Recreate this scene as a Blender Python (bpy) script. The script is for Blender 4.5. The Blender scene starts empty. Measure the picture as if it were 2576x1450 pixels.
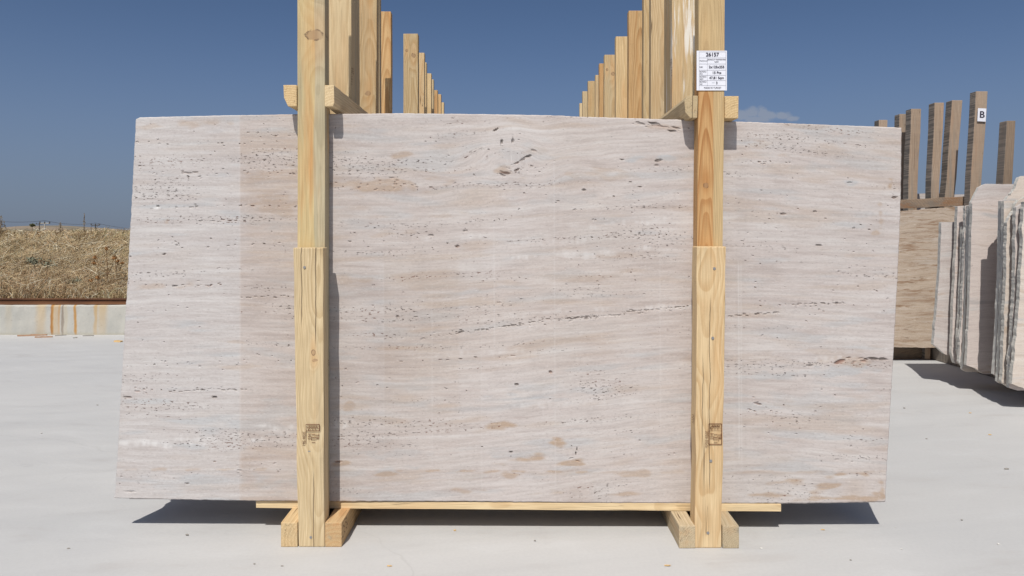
import bpy, bmesh, math, random
import numpy as np
from mathutils import Vector, Matrix, Euler

# ------------------------------------------------------------------ camera, sky, sun, exposure
SC = bpy.context.scene
COL = SC.collection
F, U0, V0, H = 1900.0, 1297.0, 586.0, 0.9925      # focal length and vanishing point for a 2576 px wide frame, eye height in m
W0, H0 = 2576.0, 1450.0

cd = bpy.data.cameras.new("camera")
cam = bpy.data.objects.new("camera", cd)
COL.objects.link(cam)
cam.location = (0, 0, H)
cam.rotation_euler = (math.radians(90), 0, 0)
cd.sensor_width = 36
cd.lens = 36 * F / W0
cd.shift_x = -(U0 - W0 / 2) / W0
cd.shift_y = -(H0 / 2 - V0) / W0
cd.clip_start, cd.clip_end = 0.05, 6000
SC.camera = cam

SUN = Vector((0.21, 1.0, -1.42)).normalized()       # direction the sunlight travels
elev = math.asin(-SUN.z)
azim = math.atan2(-SUN.x, -SUN.y)                   # compass bearing of the sun measured from +Y towards +X

world = bpy.data.worlds.new("World")
SC.world = world
world.use_nodes = True
wn, wl = world.node_tree.nodes, world.node_tree.links
wn.clear()
wo = wn.new("ShaderNodeOutputWorld")
wb = wn.new("ShaderNodeBackground")
wb.inputs["Strength"].default_value = 0.092
sky = wn.new("ShaderNodeTexSky")
sky.sky_type = 'NISHITA'
sky.sun_disc = False
sky.sun_elevation = elev
sky.sun_rotation = azim
sky.altitude = 900
sky.air_density = 0.5
sky.dust_density = 3.0
sky.ozone_density = 3.5
wl.new(wb.outputs[0], wo.inputs[0])

sd = bpy.data.lights.new("sun", 'SUN')
sd.energy = 4.3
sd.angle = math.radians(0.53)
sd.color = (1.0, 0.955, 0.89)
so = bpy.data.objects.new("sun", sd)
COL.objects.link(so)
so.location = (-3, -8, 14)
so.rotation_euler = SUN.to_track_quat('-Z', 'Y').to_euler()

SC.view_settings.view_transform = 'Standard'
SC.view_settings.look = 'None'
SC.view_settings.exposure = 0.0
SC.view_settings.gamma = 1.0
SC.view_settings.use_curve_mapping = False
SC.cycles.use_denoising = True
SC.cycles.max_bounces = 6
SC.cycles.diffuse_bounces = 4

rnd = random.Random(7)
rng = np.random.default_rng(11)


def at(u, v, Y):
    """point at depth Y metres that lies on the sight line (u, v)"""
    return Vector(((u - U0) * Y / F, Y, H + (V0 - v) * Y / F))


# ------------------------------------------------------------------ node helpers
class NT:
    def __init__(s, tree):
        s.t = tree

    def n(s, typ, ins=None, **kw):
        nd = s.t.nodes.new(typ)
        for k, v in kw.items():
            setattr(nd, k, v)
        for k, v in (ins or {}).items():
            s.set(nd.inputs[k], v)
        return nd

    def set(s, sock, v):
        if isinstance(v, bpy.types.NodeSocket):
            s.t.links.new(v, sock)
        elif isinstance(v, bpy.types.Node):
            s.t.links.new(v.outputs[0], sock)
        else:
            if sock.type == 'RGBA' and not isinstance(v, float) and len(v) == 3:
                v = (*v, 1)
            sock.default_value = v

    def m(s, op, a, b=0.0, c=0.0, clamp=False):
        nd = s.n("ShaderNodeMath", operation=op, use_clamp=clamp)
        s.set(nd.inputs[0], a); s.set(nd.inputs[1], b); s.set(nd.inputs[2], c)
        return nd.outputs[0]

    def vm(s, op, a, b=(0, 0, 0)):
        nd = s.n("ShaderNodeVectorMath", operation=op)
        s.set(nd.inputs[0], a); s.set(nd.inputs[1], b)
        return nd.outputs[1] if op in ('LENGTH', 'DISTANCE') else nd.outputs[0]

    def mix(s, f, a, b, blend='MIX'):
        nd = s.n("ShaderNodeMix", data_type='RGBA', blend_type=blend)
        s.set(nd.inputs[0], f); s.set(nd.inputs[6], a); s.set(nd.inputs[7], b)
        return nd.outputs[2]

    def noise(s, vec, scale=1.0, detail=3.0, rough=0.55, dist=0.0):
        nd = s.n("ShaderNodeTexNoise", {"Scale": scale, "Detail": detail, "Roughness": rough, "Distortion": dist})
        s.set(nd.inputs["Vector"], vec)
        return nd.outputs[0]

    def ramp(s, x, lo, hi, a=0.0, b=1.0, smooth=True):
        nd = s.n("ShaderNodeMapRange", {"From Min": lo, "From Max": hi, "To Min": a, "To Max": b},
                 interpolation_type='SMOOTHSTEP' if smooth else 'LINEAR')
        s.set(nd.inputs[0], x)
        return nd.outputs[0]

    def sep(s, v):
        nd = s.n("ShaderNodeSeparateXYZ")
        s.set(nd.inputs[0], v)
        return nd.outputs

    def comb(s, x, y, z):
        nd = s.n("ShaderNodeCombineXYZ")
        for i, q in enumerate((x, y, z)):
            s.set(nd.inputs[i], q)
        return nd.outputs[0]

    def objc(s):
        return s.n("ShaderNodeTexCoord").outputs["Object"]

    def attr(s, name):
        return s.n("ShaderNodeAttribute", attribute_name=name)

    def bump(s, h, dist=0.002, strength=0.6):
        nd = s.n("ShaderNodeBump", {"Strength": strength, "Distance": dist})
        s.set(nd.inputs["Height"], h)
        return nd.outputs[0]


def material(name, rough=0.8, spec=0.25):
    m = bpy.data.materials.new(name)
    m.use_nodes = True
    t = NT(m.node_tree)
    b = m.node_tree.nodes["Principled BSDF"]
    b.inputs["Roughness"].default_value = rough
    b.inputs["Specular IOR Level"].default_value = spec
    return m, t, b


# cloud in the sky: low puffs near the horizon, part of the sky itself
wt = NT(world.node_tree)
gd = wt.n("ShaderNodeTexCoord").outputs["Generated"]
gs = wt.sep(gd)
inv = wt.m('MAXIMUM', gs[1], 0.05)
cx = wt.m('DIVIDE', gs[0], inv)
cz = wt.m('DIVIDE', gs[2], inv)
def cloud(cu, cv, ru, rv, seed):
    dx = wt.m('DIVIDE', wt.m('SUBTRACT', cx, (cu - U0) / F), ru / F)
    dz = wt.m('DIVIDE', wt.m('SUBTRACT', cz, (V0 - cv) / F), rv / F)
    dz = wt.m('MULTIPLY', dz, wt.m('ADD', 1.0, wt.m('MULTIPLY', wt.m('LESS_THAN', dz, 0.0), 0.35)))
    d = wt.m('SQRT', wt.m('ADD', wt.m('MULTIPLY', dx, dx), wt.m('MULTIPLY', dz, dz)))
    nz = wt.noise(wt.comb(wt.m('MULTIPLY', cx, 60.0), seed, wt.m('MULTIPLY', cz, 85.0)), 1.0, 5.0, 0.6)
    d = wt.m('ADD', d, wt.m('MULTIPLY', wt.m('SUBTRACT', nz, 0.5), 1.9))
    return wt.ramp(d, 1.05, 0.35)
cl = None
for cu_, cv_, ru_, rv_ in ((1868, 293, 26, 17), (1893, 286, 24, 20), (1915, 288, 22, 20), (1937, 293, 22, 16), (1971, 293, 25, 14), (1990, 299, 22, 9), (1905, 301, 70, 13),
                           (3300, 380, 120, 30), (3360, 360, 60, 34), (-900, 330, 150, 30), (-850, 310, 60, 34)):
    q_ = cloud(cu_, cv_, ru_, rv_, cu_ * 0.013)
    cl = q_ if cl is None else wt.m('MAXIMUM', cl, q_)
cl = wt.m('MULTIPLY', cl, wt.m('GREATER_THAN', gs[1], 0.06))
# dusty haze mixed into the sky colour near the horizon, the same all round
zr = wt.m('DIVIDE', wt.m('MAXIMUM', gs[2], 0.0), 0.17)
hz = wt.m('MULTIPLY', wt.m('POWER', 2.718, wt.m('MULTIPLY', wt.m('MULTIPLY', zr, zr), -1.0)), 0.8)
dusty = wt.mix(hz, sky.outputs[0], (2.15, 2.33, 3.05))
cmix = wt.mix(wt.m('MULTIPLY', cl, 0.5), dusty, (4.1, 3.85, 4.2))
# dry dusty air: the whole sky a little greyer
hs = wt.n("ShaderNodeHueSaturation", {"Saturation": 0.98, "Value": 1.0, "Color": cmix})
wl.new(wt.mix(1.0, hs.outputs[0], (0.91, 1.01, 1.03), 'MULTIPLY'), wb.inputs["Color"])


# ------------------------------------------------------------------ object helpers
def link(name, me, parent=None, loc=None, rot=None):
    o = bpy.data.objects.new(name, me)
    COL.objects.link(o)
    if parent is not None:
        o.parent = parent
    if loc is not None:
        o.location = loc
    if rot is not None:
        o.rotation_euler = rot
    return o


def tag(o, label=None, cat=None, group=None, kind=None):
    if label: o["label"] = label
    if cat: o["category"] = cat
    if group: o["group"] = group
    if kind or cat: o["kind"] = kind or "thing"
    return o


def empty(name, loc):
    o = bpy.data.objects.new(name, None)
    o.empty_display_size = 0.1
    COL.objects.link(o)
    o.location = loc
    return o


def wpos(o):
    p = Vector(o.location)
    while o.parent:
        o = o.parent
        p += Vector(o.location)
    return p


AX = {'z': Euler((0, 0, 0)), 'y': Euler((math.radians(-90), 0, 0)), 'x': Euler((0, math.radians(90), 0))}


def lumber(name, prof0, prof1, mat, parent=None, axis='z', bev=0.003, segs=6, wob=0.0015, seed=0, origin=None, smooth=False):
    """a piece of sawn timber between two matching end profiles (lists of world points), long axis `axis`"""
    r = random.Random(seed * 13 + 5)
    prof0 = [Vector(p) for p in prof0]
    prof1 = [Vector(p) for p in prof1]
    n = len(prof0)
    c = sum(prof0, Vector()) / n if origin is None else Vector(origin)
    R = AX[axis].to_matrix().inverted()
    bm = bmesh.new()
    rings = []
    for k in range(segs + 1):
        t = k / segs
        off = Vector((r.uniform(-wob, wob), r.uniform(-wob, wob), r.uniform(-wob, wob))) if 0 < k < segs else Vector()
        rings.append([bm.verts.new(R @ (a.lerp(b, t) + off - c)) for a, b in zip(prof0, prof1)])
    for k in range(segs):
        for i in range(n):
            j = (i + 1) % n
            bm.faces.new((rings[k][i], rings[k][j], rings[k + 1][j], rings[k + 1][i]))
    bm.faces.new(rings[0][::-1])
    bm.faces.new(rings[-1])
    bmesh.ops.recalc_face_normals(bm, faces=bm.faces)
    if bev:
        ed = [e for e in bm.edges if len(e.link_faces) == 2 and e.calc_face_angle(0) > 0.5]
        bmesh.ops.bevel(bm, geom=ed, offset=bev, segments=2, affect='EDGES', profile=0.6, clamp_overlap=True)
    me = bpy.data.meshes.new(name)
    bm.to_mesh(me)
    bm.free()
    me.materials.append(mat)
    o = link(name, me, parent)
    o.location = c - (wpos(parent) if parent else Vector())
    o.rotation_euler = AX[axis]
    return o


def rect(x0, x1, y0, y1, z):
    return [(x0, y0, z), (x1, y0, z), (x1, y1, z), (x0, y1, z)]


def rect_xz(x0, x1, z0, z1, y):
    return [(x0, y, z0), (x1, y, z0), (x1, y, z1), (x0, y, z1)]


def rect_yz(y0, y1, z0, z1, x):
    return [(x, y0, z0), (x, y1, z0), (x, y1, z1), (x, y0, z1)]


# ------------------------------------------------------------------ materials
def wood(name, light, dark, ring=0.0075, cx=0.02, cy=0.07, tilt=0.02, contrast=0.55, stain=(0.40, 0.38, 0.28), stain_amt=0.35,
         heart=(0.62, 0.33, 0.13), heart_amt=0.35, knots=(), rough=0.75, saw=0.25, wav=0.012, chalk=0.0, checks=0.5, sap=None, fix=False, sawcol=0.0, cracks=()):
    m, t, b = material(name, rough, 0.2)
    p = t.objc()
    rd = t.n("ShaderNodeObjectInfo").outputs["Random"]
    off = t.comb(t.m('MULTIPLY', rd, 7.3), t.m('MULTIPLY', rd, 3.1), t.m('MULTIPLY', rd, 23.0))
    q = t.vm('ADD', p, off)
    x, y, z = t.sep(p)
    # wavering pith line, growth rings round it
    w1 = t.noise(t.vm('MULTIPLY', q, (4, 4, 2.2)), 1.0, 2.0)
    w2 = t.noise(t.vm('MULTIPLY', t.vm('ADD', q, (5, 9, 3)), (9, 9, 3.0)), 1.0, 2.0)
    px = t.m('ADD', t.m('SUBTRACT', x, cx), t.m('MULTIPLY', t.m('SUBTRACT', rd, 0.5), 0.0 if fix else 0.06))
    py = t.m('SUBTRACT', y, cy)
    py = t.m('ADD', py, t.m('MULTIPLY', z, tilt))
    d = t.m('SQRT', t.m('ADD', t.m('MULTIPLY', px, px), t.m('MULTIPLY', py, py)))
    d = t.m('ADD', d, t.m('MULTIPLY', t.m('SUBTRACT', w1, 0.5), wav * 3.2))
    d = t.m('ADD', d, t.m('MULTIPLY', t.m('SUBTRACT', w2, 0.5), wav * 0.8))
    kmask = None
    for (kx, kz, kr, krz) in knots:
        kn = t.m('SUBTRACT', t.noise(t.vm('MULTIPLY', q, (45, 45, 45)), 1.0, 3.0), 0.5)
        dx = t.m('DIVIDE', t.m('SUBTRACT', x, kx), kr)
        dz = t.m('DIVIDE', t.m('SUBTRACT', z, kz), krz)
        dk = t.m('SQRT', t.m('ADD', t.m('MULTIPLY', dx, dx), t.m('MULTIPLY', dz, dz)))
        dk = t.m('ADD', dk, t.m('MULTIPLY', kn, 0.95))
        dzz = t.m('DIVIDE', dz, 4.0)
        dl = t.m('SQRT', t.m('ADD', t.m('MULTIPLY', dx, dx), t.m('MULTIPLY', dzz, dzz)))
        d = t.m('ADD', d, t.m('MULTIPLY', t.ramp(dl, 3.0, 0.0), kr * 0.9))
        km = t.ramp(dk, 1.1, 0.8)
        rim = t.m('MULTIPLY', t.ramp(dk, 0.7, 1.0), t.ramp(dk, 1.25, 1.05))
        halo = t.ramp(dl, 2.6, 0.6)
        cur = (km, rim, halo)
        kmask = cur if kmask is None else tuple(t.m('MAXIMUM', a, c) for a, c in zip(kmask, cur))
    fr = t.m('FRACT', t.m('DIVIDE', d, ring))
    band = t.m('MULTIPLY', t.ramp(fr, 0.15, 0.85), t.ramp(fr, 1.0, 0.9))
    rv = t.noise(t.comb(t.m('MULTIPLY', d, 70.0), rd, 0.0), 1.0, 2.0)
    band = t.m('MULTIPLY', band, t.ramp(rv, 0.25, 0.75, 0.35, 1.0))
    fib = t.noise(t.vm('MULTIPLY', q, (330, 330, 9)), 1.0, 3.0, 0.6)
    blot = t.noise(t.vm('MULTIPLY', q, (16, 16, 1.7)), 1.0, 3.0)
    blot2 = t.noise(t.vm('MULTIPLY', t.vm('ADD', q, (1, 2, 3)), (22, 22, 1.1)), 1.0, 3.0)
    c = t.mix(t.m('MULTIPLY', band, contrast), light, dark)
    if sap:
        sx = t.m('ADD', x, t.m('MULTIPLY', t.m('SUBTRACT', w1, 0.5), 0.03))
        sm = t.m('MAXIMUM', t.ramp(sx, sap[1], sap[1] + 0.004), t.ramp(t.m('ADD', z, t.m('MULTIPLY', t.m('SUBTRACT', w2, 0.5), 0.25)), sap[2], sap[2] + 0.05))
        c = t.mix(t.m('MULTIPLY', sm, 0.85), c, t.mix(t.m('MULTIPLY', band, 0.55), sap[0], tuple(q_ * 0.72 for q_ in sap[0])))
    c = t.mix(t.m('MULTIPLY', t.ramp(blot, 0.5, 0.68), heart_amt), c, heart, 'MIX')
    c = t.mix(t.m('MULTIPLY', t.ramp(blot2, 0.5, 0.7), stain_amt), c, stain)
    c = t.mix(t.ramp(fib, 0.25, 0.75, 0.30, 0.0), c, (0.22, 0.14, 0.07), 'MULTIPLY')
    c = t.mix(t.ramp(fib, 0.62, 0.8, 0.0, 0.25), c, (0.86, 0.74, 0.54))
    # drying checks: thin dark cracks along the grain
    ck = t.noise(t.vm('MULTIPLY', q, (75, 75, 1.5)), 1.0, 1.0)
    ckm = t.m('MULTIPLY', t.ramp(t.m('ABSOLUTE', t.m('SUBTRACT', ck, 0.5)), 0.012, 0.0),
              t.ramp(t.noise(t.vm('MULTIPLY', q, (30, 30, 2.5)), 1.0, 1.0), 0.56, 0.62))
    ckm = t.m('MULTIPLY', ckm, checks)
    c = t.mix(ckm, c, (0.10, 0.06, 0.035))
    for (x0, z0, z1, wv) in cracks:
        cwx = t.m('ADD', t.m('SUBTRACT', x, x0), t.m('MULTIPLY', t.m('SUBTRACT', t.noise(t.vm('MULTIPLY', q, (3, 3, 9)), 1.0, 4.0), 0.5), 0.014))
        cm = t.m('MULTIPLY', t.ramp(t.m('ABSOLUTE', cwx), wv, wv * 0.4), t.m('MULTIPLY', t.ramp(z, z0, z0 + 0.06), t.ramp(z, z1, z1 - 0.06)))
        ckm = t.m('MAXIMUM', ckm, cm)
        c = t.mix(t.m('MULTIPLY', cm, 0.85), c, (0.10, 0.065, 0.04))
    if chalk:
        chn = t.noise(t.vm('MULTIPLY', q, (30, 30, 2.2)), 1.0, 4.0, 0.65)
        c = t.mix(t.m('MULTIPLY', t.ramp(chn, 0.55, 0.64), chalk), c, (0.74, 0.71, 0.66))
    if kmask:
        c = t.mix(t.m('MULTIPLY', kmask[2], 0.28), c, heart)
        c = t.mix(t.m('MULTIPLY', kmask[0], t.ramp(blot2, 0.3, 0.6, 0.35, 0.75)), c, (0.34, 0.215, 0.125))
        c = t.mix(t.m('MULTIPLY', t.m('MULTIPLY', kmask[1], t.ramp(t.noise(t.vm('MULTIPLY', q, (60, 60, 60)), 1.0, 2.0), 0.38, 0.6)), 0.75), c, (0.10, 0.06, 0.04))
    # each board its own tone
    tone = t.m('ADD', 0.86, t.m('MULTIPLY', t.m('FRACT', t.m('MULTIPLY', rd, 17.31)), 0.24))
    c = t.mix(1.0, c, t.comb(tone, tone, t.m('SUBTRACT', tone, 0.02)), 'MULTIPLY')
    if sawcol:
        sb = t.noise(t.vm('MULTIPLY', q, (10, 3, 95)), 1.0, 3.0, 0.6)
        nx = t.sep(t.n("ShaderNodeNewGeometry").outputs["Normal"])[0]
        side_ = t.ramp(nx, -0.4, -0.8)                   # left-facing flank: colour mixed towards grey, stronger saw ribs
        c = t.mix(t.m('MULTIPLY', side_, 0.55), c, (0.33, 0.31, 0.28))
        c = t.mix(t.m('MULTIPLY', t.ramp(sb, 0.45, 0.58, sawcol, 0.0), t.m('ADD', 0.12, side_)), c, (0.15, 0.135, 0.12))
    t.set(b.inputs["Base Color"], c)
    sw = t.noise(t.vm('MULTIPLY', q, (14, 14, 240)), 1.0, 2.0)
    h = t.m('ADD', t.m('MULTIPLY', fib, 0.7), t.m('ADD', t.m('MULTIPLY', sw, saw), t.m('MULTIPLY', ckm, -2.0)))
    t.set(b.inputs["Normal"], t.bump(h, 0.0015, 0.55))
    return m


PINE_L, PINE_D = (0.66, 0.49, 0.275), (0.46, 0.285, 0.12)
M = {}
M['pine'] = wood("fresh_pine", PINE_L, PINE_D)
M['pine_pale'] = wood("pale_pine", (0.70, 0.55, 0.34), (0.52, 0.36, 0.19), heart_amt=0.2, stain_amt=0.2, ring=0.009)
M['pine_chalk'] = wood("dusty_pine", (0.62, 0.48, 0.29), (0.46, 0.31, 0.15), stain=(0.33, 0.27, 0.18), stain_amt=0.55, chalk=0.85)
M['pine_orange'] = wood("orange_pine", (0.65, 0.395, 0.18), (0.40, 0.165, 0.05), heart_amt=0.15, stain_amt=0.05, ring=0.0052, contrast=0.9, wav=0.0035, fix=True,
                        knots=((-0.005, 1.145, 0.0085, 0.009),), cx=-0.004, cy=-0.0365, tilt=-0.04, checks=0.15, sap=((0.66, 0.50, 0.28), 0.019, 1.50))
M['pine_green'] = wood("green_streaked_pine", (0.62, 0.49, 0.27), (0.47, 0.31, 0.13), stain=(0.37, 0.36, 0.25), stain_amt=0.8, heart_amt=0.8,
                       heart=(0.60, 0.31, 0.12), knots=((0.010, 1.632, 0.029, 0.016),), contrast=0.4, checks=0.25, fix=True, sap=((0.50, 0.44, 0.31), 0.006, 9.0))
M['pine_cleat'] = wood("greyed_pine", (0.62, 0.49, 0.305), (0.42, 0.29, 0.15), stain=(0.46, 0.395, 0.275), stain_amt=0.6, heart_amt=0.12, ring=0.0042, wav=0.014, contrast=0.5, checks=1.0,
                       knots=((0.006, 0.615, 0.006, 0.008), (0.010, 0.59, 0.008, 0.004)), cracks=((-0.032, 0.68, 1.1, 0.0016), (0.013, 0.62, 1.1, 0.0018), (0.006, -0.1, 0.26, 0.0014)))
M['pine_cleat2'] = wood("warm_cleat_pine", (0.66, 0.50, 0.30), (0.50, 0.32, 0.155), heart_amt=0.3, stain_amt=0.2, ring=0.006, wav=0.02, contrast=0.65, checks=1.0, cracks=((0.004, 0.16, 0.80, 0.0013), (-0.018, 0.30, 0.62, 0.0012)),
                        heart=(0.58, 0.34, 0.15))
M['old_wood'] = wood("weathered_timber", (0.46, 0.35, 0.265), (0.33, 0.24, 0.175), stain=(0.34, 0.305, 0.265), stain_amt=0.75, heart=(0.52, 0.34, 0.23),
                     heart_amt=0.5, saw=0.6, rough=0.9, sawcol=0.75, contrast=0.7, knots=((0.0, 0.95, 0.02, 0.03),))
M['old_wood_dark'] = wood("dark_weathered_timber", (0.30, 0.225, 0.165), (0.19, 0.14, 0.105), stain=(0.20, 0.175, 0.15), stain_amt=0.7,
                          heart=(0.27, 0.14, 0.07), heart_amt=0.7, saw=0.6, rough=0.9, sawcol=0.5)


def plain(name, col, rough=0.7, spec=0.3, nscale=0, namt=0.2, metal=0.0):
    m, t, b = material(name, rough, spec)
    b.inputs["Metallic"].default_value = metal
    if nscale:
        nz = t.noise(t.objc(), nscale, 4.0)
        c = t.mix(t.ramp(nz, 0.3, 0.7, 0.0, namt), col, tuple(q * 0.45 for q in col))
        t.set(b.inputs["Base Color"], c)
    else:
        b.inputs["Base Color"].default_value = (*col, 1)
    return m


M['ink'] = plain("black_ink", (0.035, 0.03, 0.05), 0.6)
M['ink_line'] = plain("grey_ruling", (0.20, 0.20, 0.24), 0.6)
M['burn'] = plain("burnt_brand", (0.13, 0.05, 0.025), 0.9)
M['paper'] = plain("white_paper", (0.74, 0.745, 0.80), 0.6, 0.3, 9.0, 0.06)
M['nail'] = plain("steel_nail", (0.33, 0.32, 0.32), 0.45, 0.5, metal=0.6)
M['hole'] = plain("drilled_hole", (0.05, 0.03, 0.02), 0.9)
M['fuzz'] = plain("wood_splinters", (0.72, 0.58, 0.36), 0.9)


def travertine(name, light=(0.560, 0.524, 0.500), mid=(0.484, 0.421, 0.393), cool=(0.425, 0.432, 0.438), warm=(0.405, 0.290, 0.200), dark=(0.375, 0.325, 0.30),
               attrs=False, pits=1.0, sc=1.0, veins=0.0, edge=None):
    m, t, b = material(name, 0.72, 0.25)
    p = t.objc()
    rd = t.n("ShaderNodeObjectInfo").outputs["Random"]
    p = t.vm('ADD', p, t.comb(t.m('MULTIPLY', rd, 9.0), 0.0, t.m('MULTIPLY', rd, 5.0)))
    x, y, z = t.sep(p)
    if attrs:
        at1 = t.attr("tone")
        sp = t.n("ShaderNodeSeparateColor")
        t.set(sp.inputs[0], at1.outputs["Color"])
        band, wrm, col = sp.outputs[0], sp.outputs[1], sp.outputs[2]
        wht = at1.outputs["Alpha"]
        at2 = t.attr("pit")
        sp2 = t.n("ShaderNodeSeparateColor")
        t.set(sp2.inputs[0], at2.outputs["Color"])
        pit, dens, lift = sp2.outputs[0], sp2.outputs[1], sp2.outputs[2]
        zz = t.m('ADD', z, at2.outputs["Alpha"])
    else:
        wv = t.noise(t.vm('MULTIPLY', p, (1.6, 1.6, 2.2)), sc, 3.0)
        zz = t.m('ADD', z, t.m('MULTIPLY', wv, 0.13))
        pz = t.comb(x, y, zz)
        band = t.noise(t.vm('MULTIPLY', pz, (1.3, 1.3, 24)), sc, 5.0, 0.62)
        band = t.ramp(band, 0.3, 0.7)
        wrm = t.ramp(t.noise(t.vm('MULTIPLY', t.vm('ADD', pz, (3, 1, 2)), (2.5, 2.5, 18)), sc, 4.0), 0.56, 0.75)
        col = t.ramp(t.noise(t.vm('MULTIPLY', t.vm('ADD', pz, (7, 1, 5)), (2.2, 2.2, 16)), sc, 4.0), 0.55, 0.75)
        dens = t.ramp(t.noise(t.vm('MULTIPLY', t.vm('ADD', pz, (2, 8, 9)), (2.0, 2.0, 26)), sc, 3.0), 0.5, 0.75)
        pit, wht, lift = 0.0, 0.0, 0.5
    pz = t.comb(x, y, zz)
    c = t.mix(band, mid, light)
    c = t.mix(t.m('MULTIPLY', t.ramp(band, 0.32, 0.0), 0.45), c, dark)
    c = t.mix(t.m('MULTIPLY', col, 0.85), c, cool)
    c = t.mix(t.m('MULTIPLY', wrm, 0.9), c, warm)
    # fine streaks, saw lines and chalky specks
    st = t.noise(t.vm('MULTIPLY', pz, (4, 4, 75)), 1.0, 5.0, 0.7)
    c = t.mix(t.ramp(st, 0.30, 0.56, 0.40, 0.0), c, tuple(q * 0.70 for q in mid))
    c = t.mix(t.ramp(st, 0.50, 0.72, 0.0, 0.40), c, (0.60, 0.575, 0.555))
    st2 = t.noise(t.vm('MULTIPLY', t.vm('ADD', pz, (3, 3, 3)), (16, 16, 170)), 1.0, 3.0, 0.6)
    c = t.mix(t.ramp(st2, 0.35, 0.55, 0.24, 0.0), c, tuple(q * 0.66 for q in mid))
    sp_ = t.noise(t.vm('MULTIPLY', pz, (90, 90, 210)), 1.0, 3.0, 0.7)
    c = t.mix(t.ramp(sp_, 0.55, 0.75, 0.0, 0.50), c, (0.64, 0.615, 0.595))
    c = t.mix(t.ramp(sp_, 0.46, 0.28, 0.0, 0.42), c, tuple(q * 0.52 for q in mid))
    if veins:
        vn = t.noise(t.vm('MULTIPLY', pz, (3.4, 3.4, 26)), 1.0, 8.0, 0.75, 0.4)
        c = t.mix(t.m('MULTIPLY', t.ramp(vn, 0.50, 0.62), veins), c, warm)
        vn2 = t.noise(t.vm('MULTIPLY', t.vm('ADD', pz, (4, 4, 4)), (5, 5, 60)), 1.0, 5.0, 0.7)
        c = t.mix(t.m('MULTIPLY', t.ramp(vn2, 0.58, 0.66), veins * 0.8), c, tuple(q * 0.6 for q in warm))
        c = t.mix(t.m('MULTIPLY', t.ramp(vn2, 0.36, 0.30), veins * 0.9), c, (0.68, 0.62, 0.53))
    c = t.mix(wht, c, (0.68, 0.665, 0.65))
    # pores: brown filling, with the shade inside the holes put into the colour
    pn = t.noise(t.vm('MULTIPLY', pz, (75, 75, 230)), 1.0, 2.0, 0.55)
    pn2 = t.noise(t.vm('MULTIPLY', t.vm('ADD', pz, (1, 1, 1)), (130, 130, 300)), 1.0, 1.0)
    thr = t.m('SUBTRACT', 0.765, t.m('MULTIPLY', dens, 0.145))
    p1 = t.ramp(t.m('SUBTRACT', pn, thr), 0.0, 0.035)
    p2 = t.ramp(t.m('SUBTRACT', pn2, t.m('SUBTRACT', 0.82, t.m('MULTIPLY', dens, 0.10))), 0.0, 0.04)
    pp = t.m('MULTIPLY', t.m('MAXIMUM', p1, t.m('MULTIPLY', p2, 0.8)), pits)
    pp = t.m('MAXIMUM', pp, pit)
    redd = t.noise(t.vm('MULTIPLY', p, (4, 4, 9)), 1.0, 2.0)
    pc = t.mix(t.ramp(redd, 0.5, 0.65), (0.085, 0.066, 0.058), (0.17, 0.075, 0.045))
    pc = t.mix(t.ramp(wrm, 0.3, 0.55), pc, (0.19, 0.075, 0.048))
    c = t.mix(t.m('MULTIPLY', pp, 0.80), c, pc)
    if edge:                       # rough dusty edge of a raw slab
        nx = t.sep(t.n("ShaderNodeNewGeometry").outputs["Normal"])[0]
        en = t.noise(t.vm('MULTIPLY', p, (70, 130, 22)), 1.0, 5.0, 0.75)
        ec = t.mix(t.ramp(en, 0.36, 0.64), edge, (0.66, 0.635, 0.58))
        c = t.mix(t.ramp(nx, -0.35, -0.75), c, ec)
    if attrs:
        k = t.m('ADD', 0.5, lift)
        c = t.mix(1.0, c, t.comb(k, k, k), 'MULTIPLY')
    t.set(b.inputs["Base Color"], c)
    rough_h = t.m('ADD', t.m('MULTIPLY', st, 0.3), t.m('MULTIPLY', sp_, 0.5))
    hh = t.m('SUBTRACT', rough_h, t.m('MULTIPLY', pp, 3.0))
    t.set(b.inputs["Normal"], t.bump(hh, 0.0012, 0.6))
    return m


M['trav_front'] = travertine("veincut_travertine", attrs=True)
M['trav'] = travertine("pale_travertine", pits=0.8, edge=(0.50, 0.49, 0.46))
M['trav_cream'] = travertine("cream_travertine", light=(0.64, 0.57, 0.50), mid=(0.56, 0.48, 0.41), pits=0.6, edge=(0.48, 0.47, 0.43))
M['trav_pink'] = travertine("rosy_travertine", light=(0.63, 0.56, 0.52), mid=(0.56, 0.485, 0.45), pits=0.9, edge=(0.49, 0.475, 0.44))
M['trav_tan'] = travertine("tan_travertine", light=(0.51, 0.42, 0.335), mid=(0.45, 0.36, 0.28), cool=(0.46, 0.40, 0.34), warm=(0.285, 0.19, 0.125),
                           dark=(0.34, 0.23, 0.15), pits=0.3, veins=1.0, edge=(0.36, 0.31, 0.25))

# concrete yard
m, t, b = material("pale_concrete", 0.62, 0.3)
p = t.objc()
n1 = t.noise(t.vm('MULTIPLY', p, (0.45, 0.8, 1)), 1.0, 4.0, 0.6)
n2 = t.noise(t.vm('MULTIPLY', p, (2.2, 6.5, 1)), 1.0, 5.0, 0.65, 0.6)
n3 = t.noise(t.vm('MULTIPLY', p, (90, 90, 1)), 1.0, 3.0)
n4 = t.noise(t.vm('MULTIPLY', p, (5.0, 9.0, 1)), 1.0, 6.0, 0.7, 0.4)
c = t.mix(t.ramp(n1, 0.3, 0.7), (0.472, 0.470, 0.466), (0.500, 0.493, 0.482))
c = t.mix(t.ramp(n2, 0.52, 0.75, 0.0, 0.35), c, (0.55, 0.55, 0.55))
c = t.mix(t.ramp(n2, 0.45, 0.25, 0.0, 0.4), c, (0.40, 0.375, 0.355))
c = t.mix(t.ramp(n4, 0.60, 0.76, 0.0, 0.34), c, (0.34, 0.33, 0.33))
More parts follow.
